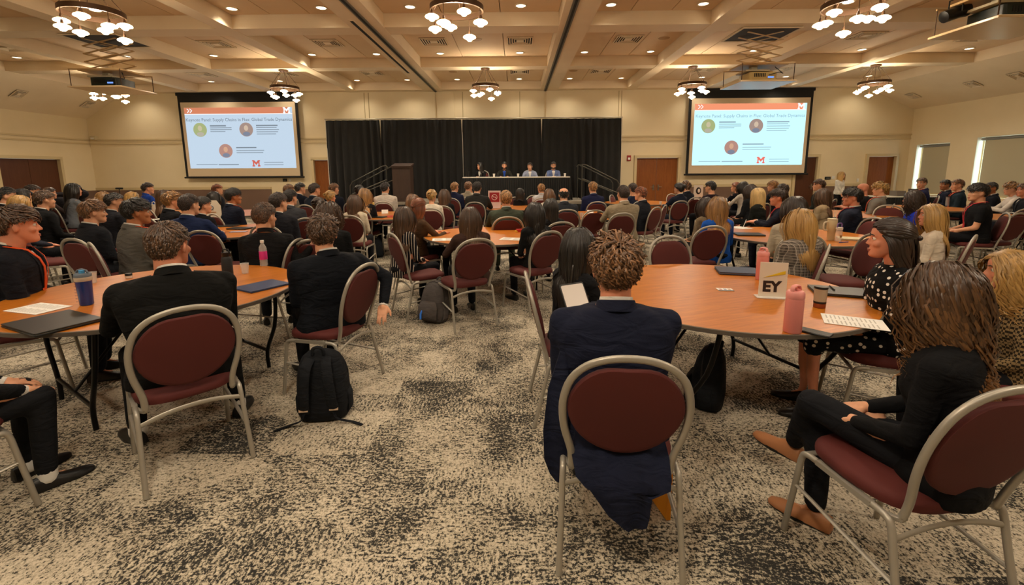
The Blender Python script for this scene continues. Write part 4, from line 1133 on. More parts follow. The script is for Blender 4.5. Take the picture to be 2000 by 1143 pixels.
# ------------------------------------------------------------------ hair
EC, ER = np.array((0, -.008, .022)), np.array((.081, .103, .098))
def hair_mesh(style, seed=0, dense=1.0, female=False, curly=0.0):
    key = ('hair', style, seed, dense, female)
    if key in BC: return BC[key]
    rng = np.random.RandomState(seed+7)
    long_ = style in ('long', 'wavy_long', 'bob', 'halfup', 'curly_long', 'pony')
    n = int({'short': 520, 'curly': 520, 'wavy': 480, 'thin': 260}.get(style, 420)*dense)
    steps_ = 6 if not long_ else 15
    if style in ('bun',): steps_ = 8
    # roots: fibonacci on sphere
    N0 = n*2; i = np.arange(N0)+.5; ph = np.arccos(1-2*i/N0); th = pi*(1+5**.5)*i
    d = np.stack([np.sin(ph)*np.cos(th), np.sin(ph)*np.sin(th), np.cos(ph)], 1)
    p = EC+d*ER
    az = np.degrees(np.arctan2(np.abs(p[:, 0])/ER[0], p[:, 1]/ER[1]))
    zmin = np.interp(az, [0, 30, 55, 75, 95, 120, 150, 180], [.068, .066, .045, .012, .008, -.035, -.062, -.070])
    if style == 'thin': zmin = np.interp(az, [0, 60, 90, 110, 150, 180], [.3, .3, .02, -.03, -.06, -.07])
    if not long_ and style not in ('thin', 'bun'): zmin = np.interp(az, [0, 30, 55, 75, 85, 108, 125, 150, 180], [.068, .066, .048, .030, .032, .026, -.030, -.058, -.066])
    ok = p[:, 2] > zmin
    if style == 'thin': ok &= p[:, 2] < .07
    p, d = p[ok], d[ok]; m = len(p)
    nrm = d/ER; nrm /= np.linalg.norm(nrm, axis=1)[:, None]
    r1 = rng.rand(m); r2 = rng.rand(m); r3 = rng.rand(m)
    if style in ('short', 'curly', 'wavy', 'thin'):
        crown = np.array((.01, -.055, .115)); fl = p-crown; fl[:, 1] += .0
        tz = np.clip((p[:, 2]-.015)/.07, 0, 1)*np.clip((p[:, 1]+.085)/.07, 0, 1); top = (tz*tz*(3-2*tz))[:, None]
        fwd = np.stack([np.full(m, -.45), np.full(m, .9), np.full(m, .15)], 1)
        fl = fl/np.linalg.norm(fl, axis=1)[:, None]
        fl = (fl*.3+fwd*.7)*top+(fl+np.array((0, -.05, -.9)))*(1-top)
        L = {'short': .034, 'curly': .066, 'wavy': .060, 'thin': .022}[style]*(.7+.6*r1)
        L = L*np.interp(p[:, 2], [-.06, -.01, .05, .11], [.45, .7, 1.1, 1.3])
        azr = az[ok]; L = L*np.where((azr > 62) & (azr < 122) & (p[:, 2] < .07), .42, 1.0)
        lift = {'short': .26, 'curly': .58, 'wavy': .42, 'thin': .12}[style]*np.interp(p[:, 2], [-.05, .02, .09], [.25, .55, 1.0])
        g = .12; w0 = {'short': .0055, 'curly': .0060, 'wavy': .0062, 'thin': .0045}[style]
        curl = {'short': .0003, 'curly': .0095, 'wavy': .004, 'thin': 0}[style]; cf = {'curly': 1.3}.get(style, .9)
    else:
        part = .012 if seed % 2 else -.008
        sx = np.where(p[:, 0] >= part, 1.0, -1.0)
        back = np.clip((-p[:, 1]+.02)/.08, 0, 1)
        fl = np.stack([sx*(1-.97*back), -.55 + 0*back, -.35-.3*back], 1)
        L = {'long': .46, 'wavy_long': .46, 'bob': .26, 'halfup': .40, 'curly_long': .40, 'bun': .17, 'pony': .42}[style]*(.85+.25*r1)
        L = L+np.clip(p[:, 2], -.05, .12)*.9
        lift = .16; g = 1.6; w0 = .0085 if dense < 2 else .0075; curl = {'wavy_long': .015, 'curly_long': .020, 'long': .0025, 'bob': .002, 'halfup': .004}.get(style, .001); cf = {'curly_long': 4.0, 'wavy_long': 2.6}.get(style, 1.2)
        if style == 'bob': w0 = .009
    w0 = w0/sqrt(dense)*(1.25 if dense < 1 else 1.0)
    fl = fl-nrm*np.sum(fl*nrm, 1)[:, None]; fl /= np.linalg.norm(fl, axis=1)[:, None]+1e-9
    dr = fl+nrm*np.reshape(lift, (-1, 1) if np.ndim(lift) else ())+rng.normal(0, {'short': .07, 'curly': .22, 'wavy': .14, 'thin': .08}.get(style, .06), (m, 3)); dr /= np.linalg.norm(dr, axis=1)[:, None]
    lay = .004+.010*r2 if not long_ else .003+.011*r2
    if style == 'curly': lay = .004+.014*r2
    if style == 'curly_long': lay = .008+.03*r2
    ds = L/steps_; P_ = [p-nrm*.002]; q = p.copy(); tie = None
    if style == 'bun': tie = np.array((0, -.118, .055))
    if style == 'pony': tie = np.array((0, -.115, .04))
    ntie = np.zeros(m, bool)
    if style == 'halfup': tie = np.array((0, -.118, .015)); 
    for s in range(steps_):
        grav = np.array((0, 0, -1.0))*g*(.25 if not long_ else (.28+.05*s))
        if tie is not None:
            up = (p[:, 2] > .035) if style == 'halfup' else np.ones(m, bool)
            left = steps_-s; near = np.linalg.norm(q-tie, axis=1) < .03
            ntie |= near
            pull = (tie-q); pull /= np.linalg.norm(pull, axis=1)[:, None]+1e-9
            if style == 'bun':
                dr = dr*.35+pull*.9; 
            else:
                act = (up & ~ntie)[:, None]; dr = np.where(act, dr*.35+pull*1.0, dr+grav)
        else: dr = dr+grav-(0 if long_ else nrm*.16*s)
        dr /= np.linalg.norm(dr, axis=1)[:, None]+1e-9
        step = ds if style != 'bun' else np.minimum(ds, np.linalg.norm(q-tie, axis=1)*.5+.002)
        q = q+dr*step[:, None]
        # stay outside the skull
        e = (q-EC)/(ER+lay[:, None]); l = np.linalg.norm(e, axis=1); ins = l < 1
        q = np.where(ins[:, None], EC+(q-EC)/np.maximum(l, 1e-3)[:, None], q)
        if long_:   # keep the face clear, rest on neck, shoulders and back
            fz = (q[:, 2] < .05) & (q[:, 1] > .035) & (np.abs(q[:, 0]) < .085)
            q[:, 0] = np.where(fz, np.sign(q[:, 0]+1e-6)*(.083+.006*r3), q[:, 0])
            nk = (q[:, 2] < -.05); rr = np.hypot(q[:, 0], q[:, 1]+.03); lim = .066+.012*r2
            ki = nk & (rr < lim); f_ = np.where(ki, lim/np.maximum(rr, 1e-3), 1); q[:, 0] *= f_; q[:, 1] = (q[:, 1]+.03)*f_-.03
            TC = np.array((0, -.03, -.40)); TR = np.array((.215, .135, .245))+.016*r2[:, None]
            e = (q-TC)/TR; l = np.linalg.norm(e, axis=1); ins = l < 1
            q = np.where(ins[:, None], TC+(q-TC)/np.maximum(l, 1e-3)[:, None], q)
            if style in ('long', 'halfup', 'wavy_long', 'curly_long'):  # gather behind the shoulders
                lo_ = q[:, 2] < -.10
                q[:, 0] = np.where(lo_, q[:, 0]*.92, q[:, 0]); q[:, 1] = np.where(lo_ & (q[:, 1] > -.09), q[:, 1]-.012, q[:, 1])
        P_.append(q.copy())
    P_ = np.array(P_)                       # steps+1, m, 3
    K = len(P_); tt = np.linspace(0, 1, K)
    if curl:
        fr = cf*2*pi*(1+.3*r3); cx = rng.rand(m)*6.28
        for s in range(K):
            a_ = curl*min(1, tt[s]*2.2)
            P_[s] += np.stack([a_*np.cos(fr*tt[s]*(1 if not long_ else 1.6)+cx), a_*np.sin(fr*tt[s]*(1 if not long_ else 1.6)+cx), a_*.5*np.sin(fr*tt[s]+cx*2)], 1)
    # outward direction for the ridge
    V = []; ring3 = []
    for s in range(K):
        T_ = P_[min(s+1, K-1)]-P_[max(s-1, 0)]; T_ /= np.linalg.norm(T_, axis=1)[:, None]+1e-9
        o_ = P_[s]-np.array((0, -.01, 0)); o_[:, 2] *= .35 if long_ else 1; o_ -= T_*np.sum(o_*T_, 1)[:, None]; o_ /= np.linalg.norm(o_, axis=1)[:, None]+1e-9
        b_ = np.cross(T_, o_)
        ww = (w0*(.75+.5*r3)*(1.0 if s == 0 else (1-.88*(tt[s]**(2.2 if not long_ else 3.5)))))[:, None]
        ring3.append(np.stack([P_[s]-b_*ww, P_[s]+o_*ww*.55, P_[s]+b_*ww], 1))   # m,3,3
    A = np.stack(ring3, 1).reshape(-1, 3)       # m,K,3,3
    F = []
    base = (np.arange(m)*K*3)[:, None, None]; sK = (np.arange(K-1)*3)[None, :, None]
    for j in range(2):
        k = j+1
        quad = np.array([j, k, k+3, j+3])[None, None, :]
        F.append((base+sK+quad).reshape(-1, 4))
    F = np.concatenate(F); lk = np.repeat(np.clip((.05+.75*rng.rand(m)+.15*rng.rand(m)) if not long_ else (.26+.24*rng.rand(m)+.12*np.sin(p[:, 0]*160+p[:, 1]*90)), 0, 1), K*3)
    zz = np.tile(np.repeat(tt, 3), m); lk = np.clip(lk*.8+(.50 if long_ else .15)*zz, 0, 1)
    # under-cap
    mb = MB(); mb.add(A, F.tolist())
    cap = MB().ball(EC, ER*1.025, 28, 20); cv = np.concatenate(cap.v); azc = np.degrees(np.arctan2(np.abs(cv[:, 0])/ER[0], cv[:, 1]/ER[1]))
    zc = np.interp(azc, [0, 30, 55, 75, 95, 120, 150, 180], [.070, .068, .05, .022, .012, -.030, -.055, -.062])
    if not long_ and style not in ('thin', 'bun'): zc = np.interp(azc, [0, 30, 55, 75, 85, 108, 125, 150, 180], [.070, .068, .052, .036, .040, .034, -.024, -.050, -.058])
    if style == 'thin': zc = np.interp(azc, [0, 60, 90, 110, 150, 180], [.3, .3, .03, -.02, -.05, -.06])
    keep = cv[:, 2] > zc
    if style == 'thin': keep &= cv[:, 2] < .065
    cf_ = [q for q in cap.f if all(keep[k] for k in q)]; n0 = mb.n; mb.add(cv, cf_)
    if style in ('bun', 'halfup', 'pony'):
        c = tie+np.array((0, -.018, 0)); n1 = mb.n
        if style == 'bun':
            for k in range(5):
                pts = []
                for t in np.linspace(0, 2*pi, 16, endpoint=False):
                    rr = .022+.004*k; pts.append(c+np.array((rr*cos(t), -.012+.010*k-.02*sin(t*.5+k), rr*sin(t+k*.4))))
                mb.tube(pts, .013, 6, closed=True)
        else: mb.ball(c, (.022, .016, .016), 10, 8)
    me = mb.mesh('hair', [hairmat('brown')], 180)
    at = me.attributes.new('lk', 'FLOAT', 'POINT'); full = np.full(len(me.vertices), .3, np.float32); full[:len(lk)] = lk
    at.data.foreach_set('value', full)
    BC[key] = me; return me
def eyes_mesh():
    if 'eyes' in BC: return BC['eyes']
    mb = MB()
    for s in (-1, 1):
        mb.ball((s*.031, .068, .002), .0135, 12, 8); mb.ball((s*.031, .0775, .002), (.006, .005, .006), 10, 6, mi=1)
    BC['eyes'] = mb.mesh('eyes', [mat('eye_white', '#d8cfc4', .3), mat('iris_dark', '#1d140e', .2)], 180); return BC['eyes']
def brow_mesh():
    if 'brow' in BC: return BC['brow']
    mb = MB()
    for s in (-1, 1): mb.tube([(s*.014, .090, .022), (s*.030, .088, .027), (s*.050, .074, .022)], [.003, .0036, .0015], 6)
    BC['brow'] = mb.mesh('eyebrows', [hairmat('dark')], 180); return BC['brow']
def lips_mesh():
    if 'lips' in BC: return BC['lips']
    mb = MB(); mb.tube([(-.024, .080, -.068), (-.010, .093, -.065), (.010, .093, -.065), (.024, .080, -.068)], [.002, .0042, .0042, .002], 6)
    mb.tube([(-.022, .080, -.070), (-.008, .092, -.074), (.008, .092, -.074), (.022, .080, -.070)], [.002, .0048, .0048, .002], 6)
    BC['lips'] = mb.mesh('lips', [mat('lip_colour', '#a8604e', .5)], 180); return BC['lips']
def beard_mesh():
    if 'beard' in BC: return BC['beard']
    mb = MB(); n = 13
    rg = []
    for k in range(n):
        t = -1.9+3.8*k/(n-1); a = t
        rg.append([(.070*sin(a)*sc, .0+.086*cos(a)*sc, z) for sc, z in ((.98, -.045), (1.04, -.06), (1.02, -.095), (.85, -.112))])
    mb.loft(rg); mb.ball((0, .082, -.100), (.03, .018, .022))
    me = mb.mesh('beard', [hairmat('dark')], 180); BC['beard'] = me; return me
def glasses_mesh():
    if 'glasses' in BC: return BC['glasses']
    mb = MB()
    for s in (-1, 1):
        mb.tube([(s*.032+.019*cos(t), .094, .002+.015*sin(t)) for t in np.linspace(0, 2*pi, 14, endpoint=False)], .0016, 5, closed=True)
        mb.tube([(s*.051, .093, .005), (s*.077, .02, .004), (s*.079, -.015, .0)], .0015, 5)
    mb.tube([(-.013, .094, .004), (.013, .094, .004)], .0015, 5)
    BC['glasses'] = mb.mesh('glasses', [PLAST], 60); return BC['glasses']

TROUSER_DARK = '#15161a'
LOG = []
def person(px, py, sex, hd, hair, hcol, outfit, col, label, Y=None, z=None, head=None, pose=None, lean=4, arms=('lap', 'lap'), legs='sit', tone='l', extra=(), shirt='#d9d4cb', trous=None, face=True, dense=None, hv=.0074, vox=.0145, pitch=0, twist=0, wide=1.0, seat=True, chd=None, base_z=0.0, kind=None, seed=None, sc=None, short=None, side=0, cdx=0, cdy=0, acc=None, fab='plain', at=None, cpos=None):
    f = sex == 'w'
    zn = (1.27 if f else 1.33) if z is None else z
    if at is not None:
        t0 = radians(lean); Y = at[1]+(.64*sin(t0)+.012)*cos(radians(hd))
    if Y is None: X, Y = onz(px, py, zn)
    else: X, zn = ony(px, py, Y)
    P = Pose(lean, twist, arms, legs, f, wide, side)
    top = P.Hd[2]+.138
    s = min(1.09, max(.88, (zn-base_z)/top))
    a = -radians(hd); hx, hy = P.Hd[0]*s, P.Hd[1]*s
    ox, oy = X-(hx*cos(a)-hy*sin(a)), Y-(hx*sin(a)+hy*cos(a))
    LOG.append((label, round(ox, 2), round(oy, 2), hd, round(s, 3)))
    r = empty('person', (ox, oy, base_z), a, s)
    tag(r, label, 'person')
    if head is None: head = degrees(atan2(-.3-X, 14.8-Y))
    hyaw = max(-78, min(78, head-hd-twist*-1*0)); hyaw = round(hyaw/15)*15 if hv > .006 else hyaw
    b = mkobj('body', body_mesh(P, hyaw, pitch, hv if hv != .0074 or Y < 6.0 else .0115, 'arms' if outfit == 'tee' else 'none'), r, m=skin(tone))
    far = Y > 7.5
    if dense is None: dense = .27 if far else .45
    dense = min(dense, 2.4)
    sd = (seed if seed is not None else (int(px) % 2))
    hrot = Matrix.Rotation(-radians(hyaw), 4, 'Z') @ Matrix.Rotation(-radians(pitch), 4, 'X')
    k = (.96 if f else 1.0)*1.09
    HM_ = Matrix.Translation(P.Hd) @ hrot @ Matrix.Scale(k, 4)
    if hair != 'none':
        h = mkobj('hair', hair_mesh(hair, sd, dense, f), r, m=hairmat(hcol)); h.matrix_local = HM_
    if face:
        for nme, me, mm in (('eyes', eyes_mesh(), None), ('eyebrows', brow_mesh(), hairmat(hcol if hcol not in ('blond', 'pale', 'light') else 'mid')), ('lips', lips_mesh(), mat('lip_colour', '#a8604e', .5))):
            o = mkobj(nme, me, r, m=mm); o.matrix_local = HM_
    if 'beard' in extra: o = mkobj('beard', beard_mesh(), r, m=hairmat(hcol)); o.matrix_local = HM_
    if 'glasses' in extra: o = mkobj('glasses', glasses_mesh(), r); o.matrix_local = HM_
    fb = fabric(col, fab)
    if outfit == 'suit':
        if Y > 7 and vox == .0145: vox = .020
        mkobj('jacket', clothes(P, 'jacket', vox), r, m=fb)
        mkobj('jacket_collar', collar_mesh(P, 'jacket'), r, m=fb)
        key = ('sht', P.key)
        if key not in BC: BC[key] = MB().loft(torso(P, -.006, .6, 1.02)).mesh('shirt', [WHITEP], 60)
        sm = fabric(shirt); mkobj('shirt', BC[key], r, m=sm)
        mkobj('shirt_collar', collar_mesh(P, 'shirt'), r, m=sm); mkobj('shirt_cuffs', cuffs_mesh(P), r, m=sm)
        tr = trous or col
    else:
        nmz = {'top': 'top', 'tee': 't_shirt', 'shirt': 'shirt', 'sweater': 'sweater', 'dress': 'dress', 'blouse': 'blouse', 'jacket': 'jacket'}[outfit]
        mkobj(nmz, clothes(P, 'tee' if outfit == 'tee' else ('jacket' if outfit == 'jacket' else 'top'), vox), r, m=fb)
        if outfit in ('shirt', 'jacket') or 'collar' in extra: mkobj('collar', collar_mesh(P, 'shirt' if outfit != 'jacket' else 'jacket'), r, m=fb)
        if outfit == 'jacket':
            key = ('sht', P.key)
            if key not in BC: BC[key] = MB().loft(torso(P, -.006, .6, 1.02)).mesh('shirt', [WHITEP], 60)
            mkobj('undershirt', BC[key], r, m=fabric(shirt))
        tr = trous or TROUSER_DARK
    for e in extra:
        if e.startswith('lanyard'): mkobj('lanyard', strap_mesh(P, 'lanyard'), r, m=mat('lanyard_'+(e[7:] or 'orange'), {'': '#d2501f', 'red': '#b3202a', 'white': '#d8d8d0'}[e[7:]], .6))
        if e.startswith('tie'): mkobj('tie', strap_mesh(P, 'tie'), r, m=mat('tie_'+(e[3:] or 'red'), {'': '#b01f24', 'dark': '#2a2a35'}[e[3:]], .5))
    mkobj('skirt' if outfit == 'dress' else 'trousers', trousers_mesh(P, 'skirt' if outfit == 'dress' else 'trousers'), r, m=fabric(tr, fab if outfit == 'dress' else 'plain'))
    if 'socks' in extra:
        for i in (0, 1):
            q_ = MB(); an = np.array(P.leg[i][2]); kn = np.array(P.leg[i][1]); q_.caps(an+(kn-an)*.16, an+np.array((0, .0, -.035)), .044, .046, 12)
            q_.obj('sock', WHITEP, r, smooth=180)
    shm = {'white': mat('white_shoe', '#cfc8ba', .5), 'tan': mat('tan_shoe', '#a8714a', .5), 'black': mat('black_shoe', '#121110', .35)}['white' if 'white_shoes' in extra else 'tan' if 'tan_shoes' in extra else 'black']
    for i in (0, 1):
        fx, fy, fz, fr = P.foot[i]
        o = mkobj('shoe', shoe_mesh(), r, loc=(fx, fy-.02, fz)); o.rotation_euler = (0, 0, -fr)
        o.material_slots[0].link = 'OBJECT'; o.material_slots[0].material = shm
    if seat:
        ch = hd if chd is None else chd
        if cpos: chair(cpos[0], cpos[1], ch, 'burgundy oval-back chair of the '+(short or label), z=base_z); return r, P, HM_
        c_ = -radians(ch); 
        oX, oY = ox+cdx, oy+cdy+.0
        bx, by = 0, .03
        chair(oX+(bx*cos(c_)-by*sin(c_)), oY+(bx*sin(c_)+by*cos(c_)), ch, 'burgundy oval-back chair of the '+(short or label), z=base_z)
    return r, P, HM_
# ------------------------------------------------------------------ tables
TABLES = [
 (1.44, 3.18, .35, 'large round wood-topped table in the right foreground with the folded paper sign'),
 (-2.62, 3.22, 1.0, 'large round wood-topped table in the left foreground'),
 (-.35, 6.15, .2, 'round wooden table in the middle behind the empty aisle'),
 (-4.25, 6.75, .8, 'round wooden table with dark laptops left of the curly-haired men'),
 (-2.55, 9.1, .4, 'round wooden table with the pale yellow tumbler, centre left'),
 (1.4, 8.9, .5, 'round wooden table with a water glass before the stage steps'),
 (3.62, 5.95, .1, 'round wooden table on the right with the tall beige tumbler'),
 (8.9, 7.85, .3, 'round wooden table at the far right edge beside empty chairs'),
 (-.1, 11.0, .3, 'round table with the red square sign near the stage'),
 (3.3, 12.45, .3, 'round table in front of the double wooden door'),
 (6.3, 9.0, .9, 'round table behind the black-haired man in profile on the right'),
 (-8.1, 9.8, .2, 'round table at the left side under the dark door'),
 (-5.9, 9.9, .2, 'round table behind the hexagonal white sign'),
 (6.0, 12.9, .2, 'round table with the black and white sign at the right back'),
 (8.9, 10.2, .2, 'round table before the right side windows'),
]
for x, y, rz, l in TABLES: table(x, y, rz, l)
NAVY, CHAR, BLK, GREY, ROYAL = '#1c2338', '#1f2126', '#101114', '#5b5852', '#1f3f9a'
# ------------------------------------------------------------------ people (first two numbers: top of the head in the photograph)
# --- foreground
person(1203, 462, 'm', 4, 'curly', 'mid', 'suit', '#181c2e', 'man in navy suit with curly brown hair, foreground centre', at=(.40, 1.84), sc=1.05, arms=('lap', 'write'), dense=1.9, hv=.006, vox=.011, wide=1.22, tone='r', trous='#141828', seed=3, head=2, cpos=(.42, 1.84), chd=5)
person(325, 433, 'm', -38, 'short', 'brown', 'suit', '#0f0f0e', 'man in black suit leaning on the left foreground table', at=(-1.86, 2.38), lean=12, sc=1.06, arms=('table', 'knee'), dense=1.9, hv=.006, vox=.011, wide=1.3, tone='r', head=-6, trous='#131313', seed=5, legs='spread', extra=('socks',), cpos=(-1.86, 2.36), chd=-45)
person(630, 421, 'm', -42, 'curly', 'brown', 'suit', '#101319', 'curly-haired man in dark navy blazer sitting sideways', at=(-1.40, 3.24), sc=1.05, arms=('lap', 'drape'), dense=1.7, hv=.006, vox=.011, wide=1.26, head=-15, seed=7, cpos=(-1.40, 3.24), chd=-78, trous='#121317')
person(1845, 503, 'w', -40, 'wavy_long', 'ombre', 'top', '#0e0e10', 'woman in black with long wavy brown hair, right foreground', Y=1.60, lean=6, arms=('lap', 'lap'), dense=2.4, hv=.006, vox=.011, head=-36, seed=3, wide=1.2, legs='cross', extra=('tan_shoes',), trous='#16171b', cpos=(1.45, 1.61), chd=-9)
person(1742, 424, 'w', -70, 'halfup', 'dark', 'dress', '#0e0d0d', 'woman in black polka dot blouse with half-up dark hair', Y=2.75, dense=1.7, hv=.006, vox=.011, head=-58, fab='dots', seed=1, tone='r')
person(1978, 484, 'w', -75, 'wavy_long', 'blond', 'top', '#2c241a', 'blonde woman in checked top cut by the right edge', Y=2.35, dense=2.0, fab='check', head=-60, seed=4, tone='r')
person(28, 402, 'm', 55, 'wavy', 'brown', 'suit', '#16181f', 'young man in dark suit with orange lanyard, left edge', Y=3.2, dense=1.7, hv=.006, vox=.011, head=42, tone='r', extra=('lanyard',), seed=3, arms=('lap', 'lap'), lean=6, wide=1.08)
person(-150, 520, 'm', 25, 'short', 'brown', 'suit', '#18191c', 'person in black suit cut off at the lower left', Y=1.92, lean=12, arms=('knee', 'knee'), head=10, chd=25, extra=('socks',), wide=1.1)
person(1130, 441, 'w', 58, 'long', 'black', 'top', '#131316', 'woman with long black hair beside the curly-haired man', Y=2.9, dense=1.7, vox=.012, head=30, seed=2, arms=('lap', 'tablet'), chd=88)
# --- left side, second row
person(515, 396, 'm', -20, 'short', 'brown', 'top', '#141415', 'man in black polo with his arm over a chair back', Y=4.35, arms=('lap', 'over'), head=14, dense=1.4, vox=.012, extra=('collar',), short='man in black polo', wide=1.08, cpos=(-2.5, 4.42), chd=-92)
person(265, 388, 'm', 28, 'wavy', 'black', 'suit', GREY, 'black-haired man in grey suit with orange lanyard, left side', at=(-3.75, 4.55), sc=1.06, head=40, dense=1.4, vox=.012, tone='t', extra=('lanyard',), cpos=(-3.88, 4.5), chd=39, wide=1.05)
person(180, 391, 'm', 22, 'wavy', 'mid', 'suit', '#1f2126', 'brown-haired man in dark suit left of the grey suit', at=(-4.5, 4.95), sc=1.06, head=42, dense=1.4, cpos=(-4.46, 4.85), chd=14)
person(368, 379, 'm', 0, 'short', 'dark', 'suit', '#1e2a4c', 'man in bright navy suit seen from behind, left side', at=(-3.72, 5.55), sc=1.06, head=14, dense=1.4, arms=('table', 'table'), cpos=(-3.6, 5.46), chd=6, wide=1.12)
person(455, 368, 'm', 30, 'wavy', 'black', 'suit', '#151b2b', 'black-haired young man in navy blazer looking right', Y=7.6, head=42, dense=1.2, tone='t', hv=.0066, extra=('lanyard',))
person(335, 376, 'm', 28, 'curly', 'light', 'suit', '#15161a', 'man with sandy curls, black suit and red tie', Y=7.0, head=38, dense=1.2, extra=('tie',), hv=.0066)
person(395, 384, 'm', 20, 'short', 'black', 'suit', '#14151b', 'dark-haired man right of the bright navy suit', Y=6.5, head=30, dense=.8)
person(288, 357, 'm', 30, 'short', 'dark', 'shirt', '#2148a8', 'man in royal blue shirt near the left wall panel', Y=11.0, head=40)
person(143, 357, 'w', 32, 'long', 'black', 'tee', '#6d737a', 'black-haired woman in grey t-shirt by the dark door', Y=9.3, head=50, arms=('table', 'table'))
person(38, 380, 'w', 35, 'bob', 'blond', 'top', '#2a2d38', 'woman with blond bob in profile at the left edge', Y=6.0, head=50, dense=1.2, tone='r', hv=.0066)
person(12, 366, 'm', 32, 'short', 'black', 'suit', BLK, 'black-haired man at the extreme left edge', Y=7.4, head=48)
person(85, 372, 'm', 24, 'short', 'brown', 'suit', '#151618', 'man in black jacket turned away beside the blond bob', Y=6.7, head=30, dense=.9)
person(62, 361, 'm', 38, 'short', 'dark', 'suit', BLK, 'dark-haired man far left, face half seen over others', Y=9.0, head=50)
person(44, 368, 'w', 40, 'bob', 'black', 'top', '#1a1a1e', 'pale woman with black bob at the far left', Y=8.2, head=52)
person(96, 366, 'w', 30, 'bun', 'brown', 'top', '#3a3030', 'woman with pinned brown hair below the dark door', Y=9.9, head=44, arms=('table', 'table'))
person(203, 374, 'w', 30, 'bob', 'light', 'top', '#2a2a2d', 'woman with caramel hair left of the dark-haired pair', Y=7.9, head=42)
person(222, 377, 'm', 30, 'short', 'black', 'suit', '#1b1c22', 'man with flat black hair behind the grey suit', Y=6.9, head=46, extra=('tie',))
person(258, 374, 'w', 30, 'bob', 'blond', 'top', '#262428', 'woman with short golden hair behind the grey suit man', Y=8.7, head=40)
person(320, 370, 'w', 24, 'long', 'brown', 'top', '#1d1c1f', 'brunette woman left of the red tie man', Y=8.9, head=36)
person(424, 360, 'm', 30, 'short', 'auburn', 'suit', '#22242a', 'red-haired man under the left projection screen', Y=11.4, head=42)
person(418, 373, 'w', 30, 'long', 'black', 'top', '#17171a', 'black-haired woman holding a white card', Y=9.0, head=40)
person(543, 376, 'm', 5, 'short', 'dark', 'suit', '#1e1f25', 'dark-haired man in charcoal jacket seen from behind, left', Y=6.0, head=16, dense=1.0, wide=1.08)
person(566, 370, 'm', 0, 'short', 'black', 'suit', '#3a3c41', 'man in grey jacket with black hair, centre left', Y=7.3, head=20, dense=1.0, wide=1.05)
person(564, 360, 'm', 15, 'short', 'mid', 'suit', '#8a8478', 'brown-haired man in pale jacket, centre left back', Y=10.2, head=24)
person(586, 357, 'm', 25, 'short', 'black', 'suit', '#191d2a', 'black-haired man in navy suit and white shirt, back left', Y=10.8, head=36)
person(614, 358, 'm', 15, 'short', 'dark', 'suit', '#1d232e', 'man in dark blue jacket beside the narrow wooden door', Y=9.7, head=34)
person(652, 358, 'm', 10, 'short', 'mid', 'suit', '#171b26', 'man with glasses and light brown hair by the curtain', Y=10.6, head=30, extra=('glasses',))
person(645, 372, 'w', 5, 'bun', 'blond', 'top', '#b8744f', 'blonde woman in peach top, centre left', Y=8.8, head=14)
person(622, 385, 'w', 8, 'bun', 'dark', 'top', '#4e2f2c', 'woman with dark pinned hair in maroon top', Y=6.9, head=14)
person(640, 394, 'w', 5, 'curly_long', 'brown', 'suit', '#141516', 'woman with voluminous curly dark hair in black jacket', Y=4.75, head=4, dense=1.8, vox=.012, wide=1.2)
person(692, 379, 'w', 0, 'long', 'brown', 'blouse', '#c9bda6', 'woman in cream blouse with long auburn-brown hair', Y=7.3, head=12, dense=1.2, trous='#1a1a1e')
person(712, 367, 'w', 5, 'long', 'light', 'top', '#18191d', 'woman with light brown hair in black vest, centre left', Y=8.6, head=12)
person(702, 361, 'w', 15, 'bun', 'black', 'sweater', '#b01a1c', 'woman with black bun in red sweater by the curtain', Y=10.4, head=22)
person(752, 356, 'm', -4, 'short', 'black', 'shirt', '#cdc4b8', 'man in white shirt seen from behind before the lectern', Y=10.6, head=12, wide=1.15)
# --- centre
person(788, 401, 'w', 38, 'long', 'brown', 'blouse', '#17151a', 'woman in black and white striped blouse, long brown hair', at=(-1.08, 5.02), sc=.98, head=10, dense=1.6, fab='stripes', cpos=(-1.08, 5.0), chd=56, vox=.012, tone='r')
person(818, 386, 'w', 45, 'halfup', 'auburn', 'jacket', '#4a3624', 'woman with auburn hair in a claw clip, brown jacket', Y=6.1, head=28, dense=1.3, arms=('table', 'table'), tone='r')
person(806, 378, 'w', 10, 'long', 'mid', 'top', '#50443a', 'woman with fair brown hair behind the claw clip', Y=7.7, head=6)
person(843, 370, 'w', -5, 'bun', 'blond', 'blouse', '#d6cbb9', 'blonde woman with low ponytail in white top', Y=8.6, head=4)
person(868, 369, 'w', 6, 'long', 'brown', 'top', '#141417', 'brown-haired woman in black top facing the stage', at=(-1.5, 9.2), sc=.99, head=3, cpos=(-1.42, 9.2), chd=10)
person(888, 356, 'm', 10, 'short', 'light', 'suit', '#1d2440', 'brown-haired man in navy suit nearest the head table', Y=11.8, head=20)
person(915, 355, 'm', 12, 'short', 'mid', 'suit', '#a39a86', 'man in beige jacket leaning towards his neighbour', Y=12.1, head=20, arms=('chin', 'chin'))
person(932, 355, 'm', 6, 'short', 'black', 'suit', '#2a2a28', 'black-haired man in charcoal suit seen from behind, centre', Y=10.3, head=0, wide=1.15, arms=('table', 'table'))
person(918, 402, 'w', -25, 'long', 'brown', 'jacket', '#42302a', 'woman with very long straight brown hair seen from behind', at=(-.55, 4.75), sc=1.0, head=0, dense=2.0, cpos=(-.56, 4.68), chd=-30, vox=.012, hv=.0066, arms=('table', 'table'), wide=1.05)
person(988, 372, 'm', -6, 'short', 'light', 'suit', '#3b4236', 'man in olive green suit seen from behind', Y=6.95, head=-2, dense=1.3, wide=1.2, arms=('table', 'table'))
person(1017, 385, 'w', 160, 'bob', 'black', 'top', '#1a1a1c', 'small dark head behind the olive green suit', Y=11.6, z=1.1, head=90)
